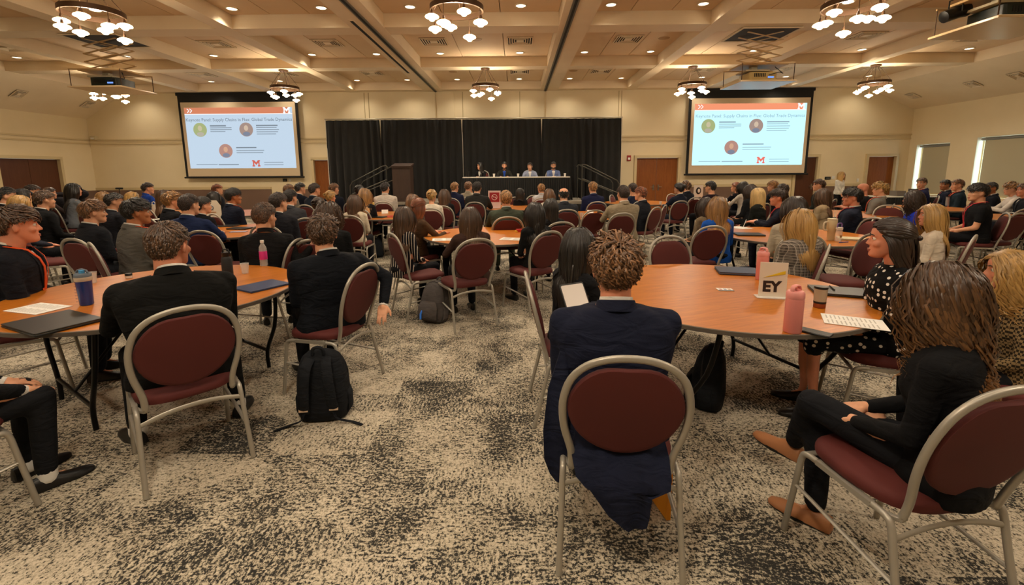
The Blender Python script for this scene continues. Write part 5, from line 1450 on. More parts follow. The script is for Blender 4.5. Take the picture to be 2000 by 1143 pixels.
person(1057, 359, 'm', 0, 'short', 'light', 'shirt', '#c9cdd2', 'brown-haired man in pale shirt below the panel table', Y=11.6, head=-10)
person(1073, 368, 'w', -4, 'long', 'mid', 'blouse', '#cfc6ba', 'brown-haired woman in white cardigan below the panel table', Y=9.6, head=8)
person(1101, 366, 'm', -5, 'thin', 'black', 'suit', '#2a2d33', 'balding man in charcoal suit seen from behind', Y=8.2, head=-2, wide=1.15)
person(1045, 393, 'w', -28, 'long', 'black', 'top', '#1a1b1c', 'woman with long black hair at the middle table', at=(.14, 5.25), sc=1.0, head=-10, dense=1.6, cpos=(.16, 5.2), chd=-37, vox=.012)
person(1076, 386, 'w', -20, 'bob', 'black', 'sweater', '#171719', 'woman in black sweater with pinned black hair', Y=6.2, head=-4, dense=1.2)
person(1158, 355, 'm', -8, 'short', 'light', 'suit', '#1e2342', 'blond man in blue suit before the stage steps', Y=10.2, head=-10, wide=1.05)
person(1217, 362, 'm', -12, 'short', 'dark', 'suit', '#8d8069', 'man in beige suit jacket seen from behind', at=(1.58, 7.45), sc=1.06, head=-12, wide=1.2, cpos=(1.58, 7.42), chd=-12, dense=1.2, arms=('table', 'table'))
person(1236, 358, 'm', -20, 'short', 'dark', 'tee', '#1c2338', 'dark-haired man in navy shirt behind the beige suit', Y=10.4, head=-14)
person(1251, 365, 'm', -38, 'short', 'auburn', 'suit', '#1d2027', 'auburn-haired man in dark suit leaning left', at=(2.28, 8.5), sc=1.06, head=-48, cpos=(2.3, 8.5), chd=-45, arms=('table', 'table'))
person(1326, 357, 'w', -20, 'bun', 'black', 'suit', '#1d2230', 'woman with low black bun in navy suit', at=(3.4, 10.35), sc=1.06, head=-28, cpos=(3.48, 10.3), chd=-17, arms=('table', 'table'))
person(1340, 354, 'm', -24, 'curly', 'mid', 'suit', '#20242d', 'curly-haired man in dark suit beside the double door', Y=11.6, head=-30)
person(1388, 354, 'm', -25, 'short', 'black', 'tee', '#231a22', 'black-haired man in dark shirt right of the double door', Y=10.4, head=-45, wide=1.1)
person(1378, 384, 'w', -30, 'long', 'dark', 'top', '#7a6a54', 'dark-haired woman in tan top behind the blue cardigan', Y=6.6, head=-20, dense=1.1)
person(1403, 382, 'w', -6, 'long', 'light', 'sweater', '#1f56b4', 'blonde-brown woman in bright blue cardigan', at=(2.32, 5.68), sc=1.0, head=2, dense=1.8, cpos=(2.24, 5.68), chd=-11, vox=.012, hv=.0066)
# --- right side
person(1437, 356, 'w', -30, 'bun', 'auburn', 'tee', '#141620', 'woman in black t-shirt with pinned reddish hair', Y=11.8, head=-60, arms=('table', 'table'))
person(1452, 354, 'w', -28, 'long', 'black', 'top', '#c2b9ac', 'black-haired woman in white sleeves, back right', Y=11.2, head=-30, arms=('table', 'table'))
person(1466, 359, 'w', -30, 'long', 'dark', 'suit', '#17181b', 'brunette woman in black blazer beside the blonde', Y=9.4, head=-45)
person(1480, 366, 'w', -38, 'bob', 'pale', 'sweater', '#191b18', 'woman with pale blonde hair in black sweater', Y=8.0, head=-60, dense=1.2)
person(1510, 353, 'm', -38, 'wavy', 'light', 'suit', '#15171d', 'man with glasses and fair hair under the right screen', Y=11.2, head=-55, extra=('glasses',))
person(1529, 359, 'm', -40, 'short', 'dark', 'suit', '#1a1c22', 'dark-haired man beside the fair-haired man with glasses', Y=9.9, head=-40)
person(1521, 369, 'm', -62, 'wavy', 'dark', 'suit', '#191c28', 'man writing at the table with red tie and lanyard', Y=7.0, head=-62, dense=1.2, extra=('lanyardred', 'tie'), arms=('write', 'table'), lean=10, tone='r')
person(1552, 381, 'w', 12, 'long', 'dark', 'blouse', '#b7aa94', 'dark-haired woman in cream blouse behind the plaid blazer', Y=4.95, head=-30, dense=1.2)
person(1566, 405, 'w', -14, 'long', 'blond', 'suit', '#7c746b', 'woman with long blonde hair in plaid blazer', Y=4.15, head=-14, dense=1.8, fab='plaid', vox=.012, hv=.0066, trous='#1b1b1e', wide=1.1, seed=1, chd=-55, cdx=-.12)
person(1600, 350, 'm', -42, 'short', 'brown', 'suit', '#262a25', 'brown-haired man before the half hidden wooden door', Y=10.6, head=-55)
person(1607, 367, 'w', -38, 'long', 'brown', 'jacket', '#9a8668', 'brunette woman in tan jacket, right side', Y=7.9, head=-50, dense=1.1)
person(1643, 349, 'w', 165, 'bob', 'blond', 'blouse', '#d4cdbf', 'blonde woman in white blouse standing by the back wall', Y=15.6, legs='stand', arms=('cross', 'cross'), seat=False, head=135, trous='#15161a')
person(1686, 357, 'm', -48, 'none', 'grey', 'tee', '#1b1c1f', 'bald man in black shirt, right side', Y=9.9, head=-70, wide=1.15, tone='r', arms=('table', 'table'))
person(1720, 356, 'm', -50, 'curly', 'blond', 'suit', '#77746c', 'blond curly-haired man in grey suit with orange lanyard', Y=8.9, head=-62, extra=('lanyard',), lean=-6)
person(1666, 367, 'm', -48, 'wavy', 'black', 'suit', '#1d2231', 'black-haired man in navy suit with red lanyard, profile', Y=6.6, head=-56, dense=1.3, extra=('lanyardred',), tone='r', hv=.0062, lean=-2)
person(1785, 370, 'w', -58, 'wavy_long', 'dark', 'top', '#1c2f9c', 'dark-haired woman in royal blue blouse, right side', Y=6.5, head=-60, dense=1.2, tone='r')
person(1822, 396, 'w', -48, 'long', 'blond', 'blouse', '#d6c8b4', 'blonde woman in white top, right side', Y=4.75, head=-58, dense=1.6, tone='r', vox=.012, hv=.0066, chd=-40)
person(1801, 347, 'm', -55, 'short', 'brown', 'suit', '#25294a', 'smiling man in blue suit by the window gap', Y=11.6, head=-110, extra=('lanyard',), tone='l')
person(1847, 351, 'm', -60, 'short', 'black', 'suit', '#1d2130', 'black-haired man with red tie before the window', Y=11.7, head=-92, extra=('tie',), tone='t')
person(1871, 350, 'm', -58, 'short', 'mid', 'suit', '#22303a', 'brown-haired man with orange lanyard before the window', Y=10.7, head=-80, extra=('lanyard',))
person(1912, 358, 'm', -58, 'wavy', 'black', 'tee', '#141518', 'black-haired man in black t-shirt with bare arm', Y=7.0, head=-66, dense=1.1, wide=1.15, arms=('lap', 'lap'), extra=('lanyardred',))
person(1937, 356, 'm', -62, 'short', 'black', 'suit', '#171a22', 'man in black suit behind the black t-shirt', Y=10.2, head=-85, tone='t')
person(1978, 356, 'm', -55, 'curly', 'light', 'shirt', '#d9d2c8', 'man with sandy hair in white shirt near right edge', Y=9.3, head=-62, arms=('table', 'table'))
person(2003, 358, 'm', -60, 'short', 'brown', 'suit', '#22252c', 'brown-haired man cut by the right edge', Y=8.9, head=-62, tone='r')
# --- panel on the stage
person(937, 317, 'w', 190, 'long', 'black', 'suit', '#131315', 'panelist woman with long dark hair, first on stage', Y=15.0, base_z=SZ, head=215, arms=('clasp', 'clasp'), short='first panelist')
person(985, 316, 'm', 180, 'short', 'black', 'suit', '#24241f', 'panelist in dark jacket over blue shirt, second on stage', Y=15.0, base_z=SZ, head=185, arms=('table', 'table'), shirt='#2848a0', extra=('beard',), short='second panelist')
person(1035, 318, 'm', 180, 'short', 'black', 'suit', '#8790a8', 'panelist in pale blue-grey blazer, third on stage', Y=15.0, base_z=SZ, head=195, arms=('table', 'table'), shirt='#e2ded6', extra=('lanyarddark',) if 0 else (), short='third panelist')
person(1081, 316, 'm', 180, 'short', 'black', 'suit', '#5c6b94', 'bearded panelist in blue blazer, last on stage', Y=15.0, base_z=SZ, head=180, arms=('clasp', 'clasp'), shirt='#e2ded6', extra=('beard', 'glasses'), short='last panelist')
# --- empty chairs
for x, y, h, l in [(1.6, 3.98+.25, 165, 'empty burgundy chair facing the camera behind the right foreground table'), (3.3, 4.62, -86, 'empty chair with shiny burgundy seat beside the polka dot woman'), (7.0, 7.35, -35, 'empty burgundy chair at the far right, left one of two'), (7.35, 7.1, -13, 'empty burgundy chair at the far right, right one of two'),
        (6.7, 8.2, -150, 'empty burgundy chair left of the black t-shirt man'), (4.55, 6.15, -100, 'empty chair between the profile man and the blonde in white'), (4.45, 5.2, -110, 'burgundy chair behind the profile man in navy'), (2.55, 8.9, -60, 'empty burgundy chair right of the auburn-haired man'), (4.55, 12.8, 150, 'empty chair before the right end of the double door'), (2.9, 12.6, 120, 'empty chair before the left leaf of the double door'),
        (4.6, 10.9, -80, 'empty burgundy chair right of the woman with the bun'), (.5, 12.4, 175, 'empty chair under the middle of the head table'), (1.2, 8.0, -20, 'empty burgundy chair right of the middle table'), (-3.1, 7.9, 15, 'empty burgundy chair behind the grey jacket'), (-4.9, 4.1, 110, 'empty chair at the left edge of the carpet aisle'),
        (-6.1, 5.8, 60, 'empty burgundy chair behind the profile man, left side'), (8.6, 7.9, 20, 'empty burgundy chair near the right edge by the table')]:
    chair(x, y, h, l)
# ------------------------------------------------------------------ things on the tables
ZT = .7415
PINK = mat('pink_bottle', '#d9847a', .45); PINKL = mat('pink_lid', '#e0928a', .4)
CLEAR = mat('clear_plastic', '#e8e6e0', .08)
CLEAR.node_tree.nodes['Principled BSDF'].inputs['Alpha'].default_value = .32
def item(name, label, cat, px, py, z=ZT, rz=0.0, group=None, xy=None):
    x, y = xy if xy else onz(px, py, z)
    return tag(empty(name, (x, y, z), rz), label, cat, group)
def bottle(r, prof, m, n=28, name='bottle_body'): return MB().lathe(prof, n=n).obj(name, m, r, smooth=50)
def flip_bottle(px, py, rz, label):
    r = item('water_bottle', label, 'bottle', px, py, rz=rz)
    bottle(r, [(.0, 0), (.040, 0), (.043, .006), (.043, .175), (.040, .19), (.034, .196), (0, .196)], PINK)
    MB().lathe([(.0415, .180), (.0435, .186), (.0435, .212), (.036, .222), (0, .222)], n=28).obj('lid', PINKL, r, smooth=50)
    MB().tube([(-.030, 0, .215), (-.032, 0, .235), (-.024, 0, .247), (.0, 0, .250), (.024, 0, .244), (.034, 0, .228), (.032, 0, .212)], .007, 8, ry=.011).obj('carry_loop', PINKL, r, smooth=60)
    MB().box((.012, 0, .228), (.030, .016, .012), ry=.3).obj('spout', PINKL, r)
flip_bottle(1547, 648, .5, 'pink water bottle standing near the front edge of the right table')
flip_bottle(1487, 546, 1.9, 'pink water bottle behind the folded paper sign')
# sign
r = item('table_sign', 'clear stand holding a white sign with yellow wedge and black initials', 'sign', 1507, 581, rz=radians(-12))
MB().box((0, 0, .003), (.20, .085, .006)).obj('stand_base', mat('acrylic', '#dcd9d2', .1), r)
sg = MB().box((0, 0, .122), (.168, .006, .232)).obj('sign_card', mat('sign_white', '#d8cdbb', .6), r)
tm = text_mesh('EY', .098, .001, .0045); tm.materials.append(mat('sign_ink', '#2b1d18', .6))
o = mkobj('lettering', tm, sg, loc=(-.008, -.0035, .072)); o.rotation_euler = (pi/2, 0, 0)
MB().add([(-.062, -.0065, .135), (.070, -.0065, .185), (.070, -.0065, .162), (-.062, -.0045, .135), (.070, -.0045, .185), (.070, -.0045, .162)], [(0, 2, 1), (3, 4, 5), (0, 1, 4, 3), (1, 2, 5, 4), (2, 0, 3, 5)]).obj('yellow_wedge', mat('sign_yellow', '#d9b827', .5), sg)
# small card
r = item('information_card', 'small white card with coloured logos and dark bottom stripe, right table', 'card', 1416, 566, rz=-.12)
cdm = MB().box((0, 0, .001), (.105, .075, .002)).obj('card_sheet', WHITEP, r)
MB().box((0, -.030, .0024), (.105, .014, .001)).obj('bottom_stripe', mat('stripe_dark', '#2e2f38', .5), cdm)
for k, c in enumerate(('#c04a2a', '#3a4a8a', '#c8752a', '#b03040', '#4a4a9a', '#c08a3a')):
    MB().box((-.03+.03*(k % 3), .012-.018*(k//3), .0024), (.018, .008, .001)).obj('logo_mark', mat('logo_%d' % k, c, .5), cdm)
def paper(px, py, rz, w_, h_, label, lines=12, m=WHITEP, name='paper_sheet'):
    r = item(name, label, 'paper', px, py, rz=rz)
    b = MB().box((0, 0, .0012), (w_, h_, .0024)).obj('sheet', m, r)
    ink = mat('print_grey', '#b5b0a6', .8)
    for col in (-1, 1):
        for k in range(lines):
            w2 = w_*.36*(1-.25*((k*7+col) % 3)/3); MB().box((col*w_*.235-(w_*.36-w2)/2, h_*.42-k*h_*.84/lines, .0027), (w2, h_*.022, .0006)).obj('print_line', ink, b)
    return r
paper(1667, 629, radians(62), .20, .29, 'printed white sheet overhanging the right edge of the right table')
paper(75, 603, radians(75), .19, .30, 'printed white sheet on the left side of the left table')
# phone
r = item('smartphone', 'black smartphone lying beside the pink bottle', 'phone', 1592, 651, rz=radians(40))
MB().rbox((0, 0, .0045), (.074, .150, .009), .010).obj('phone_body', PLAST, r, smooth=40)
MB().rbox((0, 0, .0094), (.068, .143, .001), .008).obj('phone_screen', mat('phone_glass', '#0c0c0e', .35, spec=.2), r, smooth=40)
# tumbler can
r = item('steel_tumbler', 'small printed steel tumbler with dark lid on the right table', 'tumbler', 1600, 600)
bottle(r, [(0, 0), (.032, 0), (.033, .004), (.033, .028)], mat('copper_base', '#9a5a3a', .3, .7), name='base')
bottle(r, [(.033, .028), (.0335, .035), (.036, .115), (.036, .120)], mat('tumbler_cream', '#a89880', .4), name='cup_wall')
MB().lathe([(.034, .027), (.0345, .036), (.034, .040)], n=28, cap=False).obj('dark_ring', PLAST, r, smooth=50)
MB().lathe([(.036, .118), (.038, .122), (.036, .132), (0, .134)], n=28).obj('lid', PLAST, r, smooth=50)
def folder(px, py, rz, w_, h_, m, label, t=.014, name='portfolio', openlid=False):
    r = item(name, label, 'folder', px, py, rz=rz)
    MB().rbox((0, 0, t*.25), (w_, h_, t*.5), .008).obj('back_cover', m, r, smooth=40)
    MB().box((0, 0, t*.5), (w_-.012, h_-.012, t*.35)).obj('pages', mat('page_edges', '#b8b2a4', .8), r)
    MB().rbox((0, 0, t*.85), (w_, h_, t*.3), .008).obj('front_cover', m, r, smooth=40)
    return r
NVC = mat('navy_cover', '#2a3145', .45); BKC = mat('black_cover', '#1d1d1b', .4)
folder(1440, 532, radians(-14), .32, .25, NVC, 'closed navy portfolio at the far edge of the right table', .022)
folder(1640, 572, radians(-20), .34, .24, BKC, 'black portfolio before the woman in the polka dot blouse', .018)
r = item('pen', 'black pen lying on the black portfolio', 'pen', 1625, 563, z=ZT+.02, rz=1.2); MB().tube([(-.07, 0, .004), (.06, 0, .004)], .004, 8).obj('pen_barrel', PLAST, r, smooth=60); MB().tube([(.06, 0, .004), (.072, 0, .004)], [.003, .0008], 8).obj('pen_tip', GREYM, r, smooth=60)
folder(105, 633, radians(66), .30, .40, BKC, 'black folder on the left table beside the printed sheet', .02)
folder(512, 560, radians(-30), .25, .31, mat('blue_cover', '#2c3a5c', .5), 'dark blue folder overhanging the right edge of the left table', .012)
# shaker bottle
r = item('shaker_bottle', 'translucent blue shaker bottle with grey flip lid, left table', 'bottle', 170, 595)
bottle(r, [(0, 0), (.033, 0), (.036, .006), (.043, .165), (.044, .170)], mat('blue_translucent', '#2a4a9c', .15, trans=.35))
MB().lathe([(.0445, .160), (.0455, .163), (.0455, .185), (.0445, .188)], n=28, cap=False).obj('collar_band', mat('lid_pale', '#b9ac98', .5), r, smooth=50)
MB().lathe([(.0450, .186), (.045, .204), (.036, .212), (0, .214)], n=28).obj('lid', mat('lid_grey', '#5c6670', .45), r, smooth=50)
MB().tube([(-.038, 0, .212), (-.03, 0, .228), (0, .0, .236), (.03, 0, .228), (.036, 0, .212)], .006, 8).obj('carry_loop', mat('lid_grey', '#5c6670', .45), r, smooth=60)
MB().rbox((.010, -.012, .222), (.026, .022, .022), .005).obj('blue_spout', mat('sky_blue', '#4a9ad0', .4), r, smooth=40)
for k in range(6): MB().box((-.022, -.0405, .03+.02*k), (.012, .003, .002)).obj('measure_mark', mat('mark_dark', '#182a66', .5), r)
# black tall bottle
r = item('black_flask', 'tall matte black flask behind the shoulder of the leaning man', 'bottle', 447, 552)
bottle(r, [(0, 0), (.036, 0), (.038, .005), (.038, .185), (.030, .205), (.026, .21), (0, .21)], mat('matte_black', '#1b1b1c', .6))
MB().lathe([(.027, .207), (.030, .21), (.030, .24), (.0, .242)], n=24).obj('cap', PLAST, r, smooth=50)
MB().tube([(-.026, 0, .235), (-.02, 0, .262), (.02, 0, .262), (.026, 0, .235)], .006, 8).obj('carry_loop', PLAST, r, smooth=60)
# clear bottle with pink label
r = item('clear_bottle', 'clear water bottle with pink label and white cap, left table', 'bottle', 516, 519)
bottle(r, [(0, 0), (.030, 0), (.033, .006), (.033, .15), (.030, .175), (.014, .205), (.012, .215)], CLEAR)
MB().lathe([(.0335, .06), (.034, .062), (.034, .135), (.0335, .137)], n=28, cap=False).obj('pink_label', mat('hot_pink', '#c9307e', .5), r, smooth=50)
MB().lathe([(.015, .212), (.016, .215), (.016, .236), (0, .238)], n=20).obj('cap', WHITEP, r, smooth=50)
def cup(px, py, label, z=ZT, s=1.0, cat='cup', base=None):
    r = item('plastic_cup', label, cat, px, py, z=z, group='clear plastic cups'); r.scale = (s, s, s)
    MB().lathe([(0, 0), (.024, 0), (.025, .002), (.034, .085), (.0355, .087), (.033, .086), (.0235, .005), (0, .005)], n=24, cap=False).obj('cup_wall', CLEAR, r, smooth=50)
    return r
cup(479, 534, 'clear plastic cup beside the black flask')
cup(181, 553, 'clear plastic cup behind the blue shaker bottle')
cup(1136, 425, 'clear plastic cup on the table before the stage steps')
cup(1290, 400, 'clear plastic cup on the table by the double door')
r = item('small_jar', 'small white jar with black lid at the far edge of left table', 'jar', 252, 543)
MB().lathe([(0, 0), (.022, 0), (.023, .003), (.023, .020), (0, .020)], n=20).obj('jar_body', WHITEP, r, smooth=50)
MB().lathe([(0, .020), (.0245, .020), (.0245, .036), (.022, .039), (0, .039)], n=20).obj('lid', PLAST, r, smooth=50)
# middle table
paper(868, 468, .15, .30, .22, 'white printed paper on the left side of the middle table')
paper(1001, 467, -.25, .30, .22, 'white printed paper on the right side of the middle table')
r = item('snack_box', 'small red box with yellow corner on the middle table', 'box', 1018, 453, rz=.2)
MB().rbox((0, 0, .02), (.14, .07, .04), .004).obj('box_body', mat('red_card', '#a82420', .5), r, smooth=40); MB().box((-.075, -.02, .012), (.03, .04, .02)).obj('yellow_corner', mat('yellow_card', '#d8b23a', .5), r)
# centre left table
r = item('paper_cup_tumbler', 'pale yellow tall tumbler on the centre left table', 'tumbler', 727, 417)
bottle(r, [(0, 0), (.040, 0), (.042, .004), (.056, .225), (.058, .23), (.054, .232), (0, .226)], mat('pale_yellow', '#d9cd84', .5), name='tumbler_body')
MB().tube([(.01, 0, .225), (.02, .005, .30)], .004, 8).obj('straw', mat('straw', '#e8e0c8', .4), r, smooth=60)
folder(736, 425, -.1, .34, .22, BKC, 'black notebook with white page on the centre left table', .02)
folder(768, 423, .3, .24, .30, mat('red_cover', '#b02a1c', .5), 'bright red folder on the centre left table', .008)
def tent(px, py, rz, label, z=ZT):
    r = item('tent_card', label, 'card', px, py, z=z, rz=rz)
    for s in (-1, 1): MB().box((0, s*.022, .040), (.13, .002, .085), rx=s*.5).obj('card_panel', WHITEP, r)
tent(752, 417, .2, 'white folded name card beside the red folder')
tent(1153, 418, -.3, 'white folded name card before the stage steps')
folder(1183, 415, -.2, .34, .24, BKC, 'closed black laptop on the table before the stage steps', .018)
# red sign near the stage
def sign_stand(px, py, w_, h_, label, face, marks, z=ZT, rz=0.0, shape=None):
    r = item('sign_stand', label, 'sign', px, py, z=z, rz=rz)
    MB().rbox((0, 0, .006), (w_*.9, .09, .012), .01).obj('stand_base', mat('acrylic', '#dcd9d2', .1), r, smooth=40)
    if shape: MB().poly(shape, -.004, .004).xf(Matrix.Translation((0, 0, .012)) @ Matrix.Rotation(pi/2, 4, 'X')).obj('sign_board', face, r)
    else: MB().box((0, 0, h_/2+.012), (w_, .008, h_)).obj('sign_board', face, r)
    return r
r = sign_stand(966, 407, .29, .40, 'white framed sign with red square and ring emblem near the stage', mat('sign_pinkwhite', '#e2c4bc', .6), None)
MB().box((0, -.006, .26), (.23, .004, .22)).obj('red_square', mat('sign_red', '#a01f22', .6), r)
MB().tube([(.062*cos(t), -.010, .26+.062*sin(t)) for t in np.linspace(0, 2*pi, 20, endpoint=False)], .007, 6, closed=True).obj('ring_emblem', mat('sign_pinkwhite', '#e2c4bc', .6), r)
MB().tube([(-.05, -.010, .30), (-.015, -.010, .26), (.015, -.010, .265), (.05, -.010, .22)], .009, 6).obj('ribbon_emblem', mat('sign_pinkwhite', '#e2c4bc', .6), r)
hexp = [(-.13, .0), (.09, .0), (.15, .10), (.15, .26), (.08, .36), (-.13, .36), (-.17, .26), (-.17, .10)]
r = sign_stand(418, 432, .30, .36, 'white hexagonal sign with grey round emblem, left side', mat('sign_ivory', '#dfcfb8', .6), None, shape=hexp, z=ZT)
MB().tube([(-.02+.035*cos(t), -.006, .24+.035*sin(t)) for t in np.linspace(0, 2*pi, 20, endpoint=False)], .009, 6, closed=True).obj('round_emblem', mat('emblem_grey', '#6b6f78', .6), r)
MB().box((-.02, -.006, .16), (.16, .003, .014)).obj('text_line', mat('emblem_line', '#b07a50', .6), r)
r = sign_stand(1363, 391, .27, .42, 'white sign with a black oval emblem at the right back table', mat('sign_white2', '#ddd8cd', .6), None, z=ZT)
MB().ball((0, -.006, .27), (.075, .004, .10), 16, 10).obj('oval_emblem', mat('ink_black', '#1a1a1c', .6), r, smooth=180)
MB().ball((.01, -.010, .27), (.035, .003, .06), 12, 8).obj('inner_emblem', WHITEP, r, smooth=180)
MB().box((0, -.006, .08), (.18, .003, .02)).obj('text_line', mat('ink_black', '#1a1a1c', .6), r)
# right table behind
r = item('beige_tumbler', 'large beige insulated tumbler with handle on the right table', 'tumbler', 1622, 469)
bottle(r, [(0, 0), (.038, 0), (.040, .004), (.042, .10), (.052, .115), (.054, .24), (.050, .245), (0, .245)], mat('beige_steel', '#c3b189', .45), name='tumbler_body')
MB().lathe([(.052, .243), (.054, .247), (.052, .262), (0, .265)], n=28).obj('lid', mat('lid_beige', '#cfc3a6', .4), r, smooth=50)
MB().tube(cr([(-.05, 0, .22), (-.09, 0, .215), (-.10, 0, .17), (-.09, 0, .125), (-.05, 0, .12)], 3), .009, 8).obj('handle', mat('lid_beige', '#cfc3a6', .4), r, smooth=60)
MB().tube([(.015, 0, .26), (.02, 0, .34)], .004, 8).obj('straw', CLEAR, r, smooth=60)
r = item('clear_flip_bottle', 'clear bottle with purple loop lid beside the beige tumbler', 'bottle', 1637, 471)
bottle(r, [(0, 0), (.034, 0), (.036, .005), (.036, .13), (.032, .145), (0, .145)], CLEAR)
MB().lathe([(.034, .14), (.036, .145), (.036, .165), (0, .168)], n=24).obj('lid', mat('lid_white', '#dcd8d0', .4), r, smooth=50)
MB().tube([(-.026, 0, .165), (-.026, 0, .20), (-.01, 0, .215), (.012, 0, .215), (.026, 0, .20), (.026, 0, .165)], .007, 8).obj('carry_loop', mat('purple_loop', '#7a5a9a', .4), r, smooth=60)
MB().box((0, -.037, .06), (.02, .003, .03)).obj('amber_label', mat('amber', '#8a6a3a', .5), r)
folder(1664, 468, radians(-25), .30, .22, mat('cream_cover', '#c9bb97', .6), 'cream book with printed cover on the right table', .02, 'book')
r = item('pen', 'blue pen beside the cream book', 'pen', 1648, 474, rz=.3); MB().tube([(-.07, 0, .005), (.07, 0, .005)], .005, 8).obj('pen_barrel', mat('blue_pen', '#2c3f9a', .4), r, smooth=60)
folder(1462, 459, radians(-8), .34, .25, BKC, 'black laptop before the blue cardigan woman', .018)
r = item('pen', 'white pen held by the man writing', 'pen', 1455, 436, z=ZT+.06, rz=.5); MB().tube([(-.03, 0, -.05), (.04, .01, .05)], .004, 8).obj('pen_barrel', WHITEP, r, smooth=60)
paper(1445, 445, .2, .22, .30, 'white sheet under the hand of the man writing', 10)
# left middle table
folder(440, 442, .1, .36, .25, BKC, 'black laptop on the left middle table, far one', .02)
folder(470, 447, -.15, .32, .22, BKC, 'black laptop on the left middle table, near one', .018)
folder(466, 453, .3, .22, .14, mat('magazine', '#9c93a8', .5), 'small printed magazine on the left middle table', .006, 'magazine')
r = item('white_jug', 'tall white tumbler with loop lid, left of the red tie man', 'tumbler', 303, 420)
bottle(r, [(0, 0), (.042, 0), (.044, .005), (.05, .20), (.046, .215), (0, .22)], mat('ribbed_white', '#cfc8b8', .5), name='tumbler_body')
MB().tube([(-.034, 0, .21), (-.03, 0, .26), (.0, 0, .275), (.03, 0, .26), (.034, 0, .21)], .010, 8).obj('carry_loop', mat('ribbed_white', '#cfc8b8', .5), r, smooth=60)
paper(118, 405, .3, .22, .3, 'white paper before the woman in grey t-shirt', 8)
paper(310, 428, .3, .22, .3, 'white paper behind the grey suit man', 8)
r = item('water_tumbler', 'clear tumbler with dark lid before the red tie man at the windows', 'tumbler', 1850, 402)
bottle(r, [(0, 0), (.036, 0), (.038, .005), (.045, .20), (0, .20)], CLEAR, name='tumbler_body'); MB().lathe([(.045, .198), (.047, .202), (.045, .22), (0, .222)], n=24).obj('lid', PLAST, r, smooth=50)
paper(1992, 416, .3, .30, .22, 'white paper on the far right table', 8)
# stage table items
for i, (px, l) in enumerate([(965, 'white paper cup left of the second panelist'), (1103, 'white paper cup at the right end of the panel table'), (1012, 'white paper cup between the second and third panelist')]):
    x, z_ = ony(px, 346, 14.55)
    r = tag(empty('paper_cup', (x, 14.5, SZ+.731)), l, 'cup', 'white paper cups on the panel table')
    MB().lathe([(0, 0), (.028, 0), (.038, .10), (.040, .102), (.036, .100), (.026, .004)], n=20, cap=False).obj('cup_wall', WHITEP, r, smooth=50)
    MB().lathe([(.034, .090), (.0, .090)], n=20, cap=False).obj('drink', mat('coffee', '#3a2416', .2), r)
r = tag(empty('microphone', (-1.52, 14.42, SZ+.731)), 'black table microphone before the first panelist', 'microphone')
MB().lathe([(0, 0), (.05, 0), (.05, .012), (.01, .018), (0, .018)], n=20).obj('mic_base', PLAST, r, smooth=50); MB().tube([(0, 0, .015), (0, .03, .10), (0, .08, .16)], .005, 8).obj('gooseneck', PLAST, r, smooth=60); MB().ball((0, .09, .17), .014).obj('mic_head', PLAST, r, smooth=180)

# ------------------------------------------------------------------ things on the floor
def backpack(x, y, rz, m, label, s=1.0, straps=True, tilt=0.0, accent=None, lines=False):
    r = empty('backpack', (x, y, 0), rz, s); tag(r, label, 'backpack')
    if tilt: r.rotation_euler = (tilt, 0, rz)
    rg = []
    for z, hw, y0, y1 in ((.0, .12, -.07, .09), (.015, .150, -.095, .115), (.10, .165, -.105, .135), (.25, .160, -.10, .13), (.36, .145, -.09, .105), (.43, .115, -.07, .07), (.465, .075, -.05, .03), (.475, .03, -.03, .01)):
        rg.append([(hw*math.copysign(abs(cos(a))**.65, cos(a)), (y0+y1)/2+(y1-y0)/2*math.copysign(abs(sin(a))**.7, sin(a)), z) for a in np.linspace(0, 2*pi, 24, endpoint=False)])
    MB().loft(rg).obj('bag_body', m, r, smooth=70)
    rg = []
    for z, hw, d in ((.03, .11, .02), (.05, .13, .05), (.18, .13, .055), (.23, .11, .03), (.245, .08, .01)):
        rg.append([(hw*math.copysign(abs(cos(a))**.6, cos(a)), .125+d*(.5+.5*sin(a)), z) for a in np.linspace(0, 2*pi, 20, endpoint=False)])
    MB().loft(rg).obj('front_pocket', m, r, smooth=70)
    for sx in (-1, 1):
        rg = []
        for z, d in ((.03, .01), (.06, .03), (.15, .03), (.19, .01)):
            rg.append([(sx*(.150+d*(.5+.5*cos(a))), .02+.05*sin(a), z) for a in np.linspace(0, 2*pi, 14, endpoint=False)])
        MB().loft(rg if sx > 0 else [q[::-1] for q in rg]).obj('side_pocket', m, r, smooth=70)
        if straps:
            MB().tube(cr([(sx*.05, -.07, .435), (sx*.062, -.125, .40), (sx*.075, -.150, .30), (sx*.085, -.145, .18), (sx*.095, -.115, .09)], 3), .034, 8, ry=.011, up=(0, -1, .2)).obj('shoulder_strap', m, r, smooth=60)
            MB().tube(cr([(sx*.095, -.120, .10), (sx*.11, -.135, .05), (sx*.20, -.12, .012), (sx*.27, -.16, .006)], 3), .011, 4, ry=.002, up=(0, 0, 1)).obj('webbing', BLKSOFT, r)
            MB().box((sx*.093, -.132, .115), (.055, .006, .018), rx=-.35).obj('strap_patch', mat('tan_patch', '#b99f84', .6), r)
    MB().tube(cr([(-.035, -.055, .455), (-.03, -.06, .495), (.0, -.062, .508), (.03, -.06, .495), (.035, -.055, .455)], 3), .011, 8).obj('grab_handle', m, r, smooth=60)
    MB().tube(cr([(-.148, .05, .12), (-.15, .05, .30), (-.10, .045, .425), (0, .03, .462), (.10, .045, .425), (.15, .05, .30), (.148, .05, .12)], 3), .006, 6).obj('zip_track', PLAST, r, smooth=60)
    if accent is not None: MB().tube([(.06, .165, .14), (.065, .19, .10), (.06, .19, .04)], .012, 8).obj('blue_tag', accent, r, smooth=60)
    return r
BPK = fabric('#1b1d21'); GPK = fabric('#4f4a48')
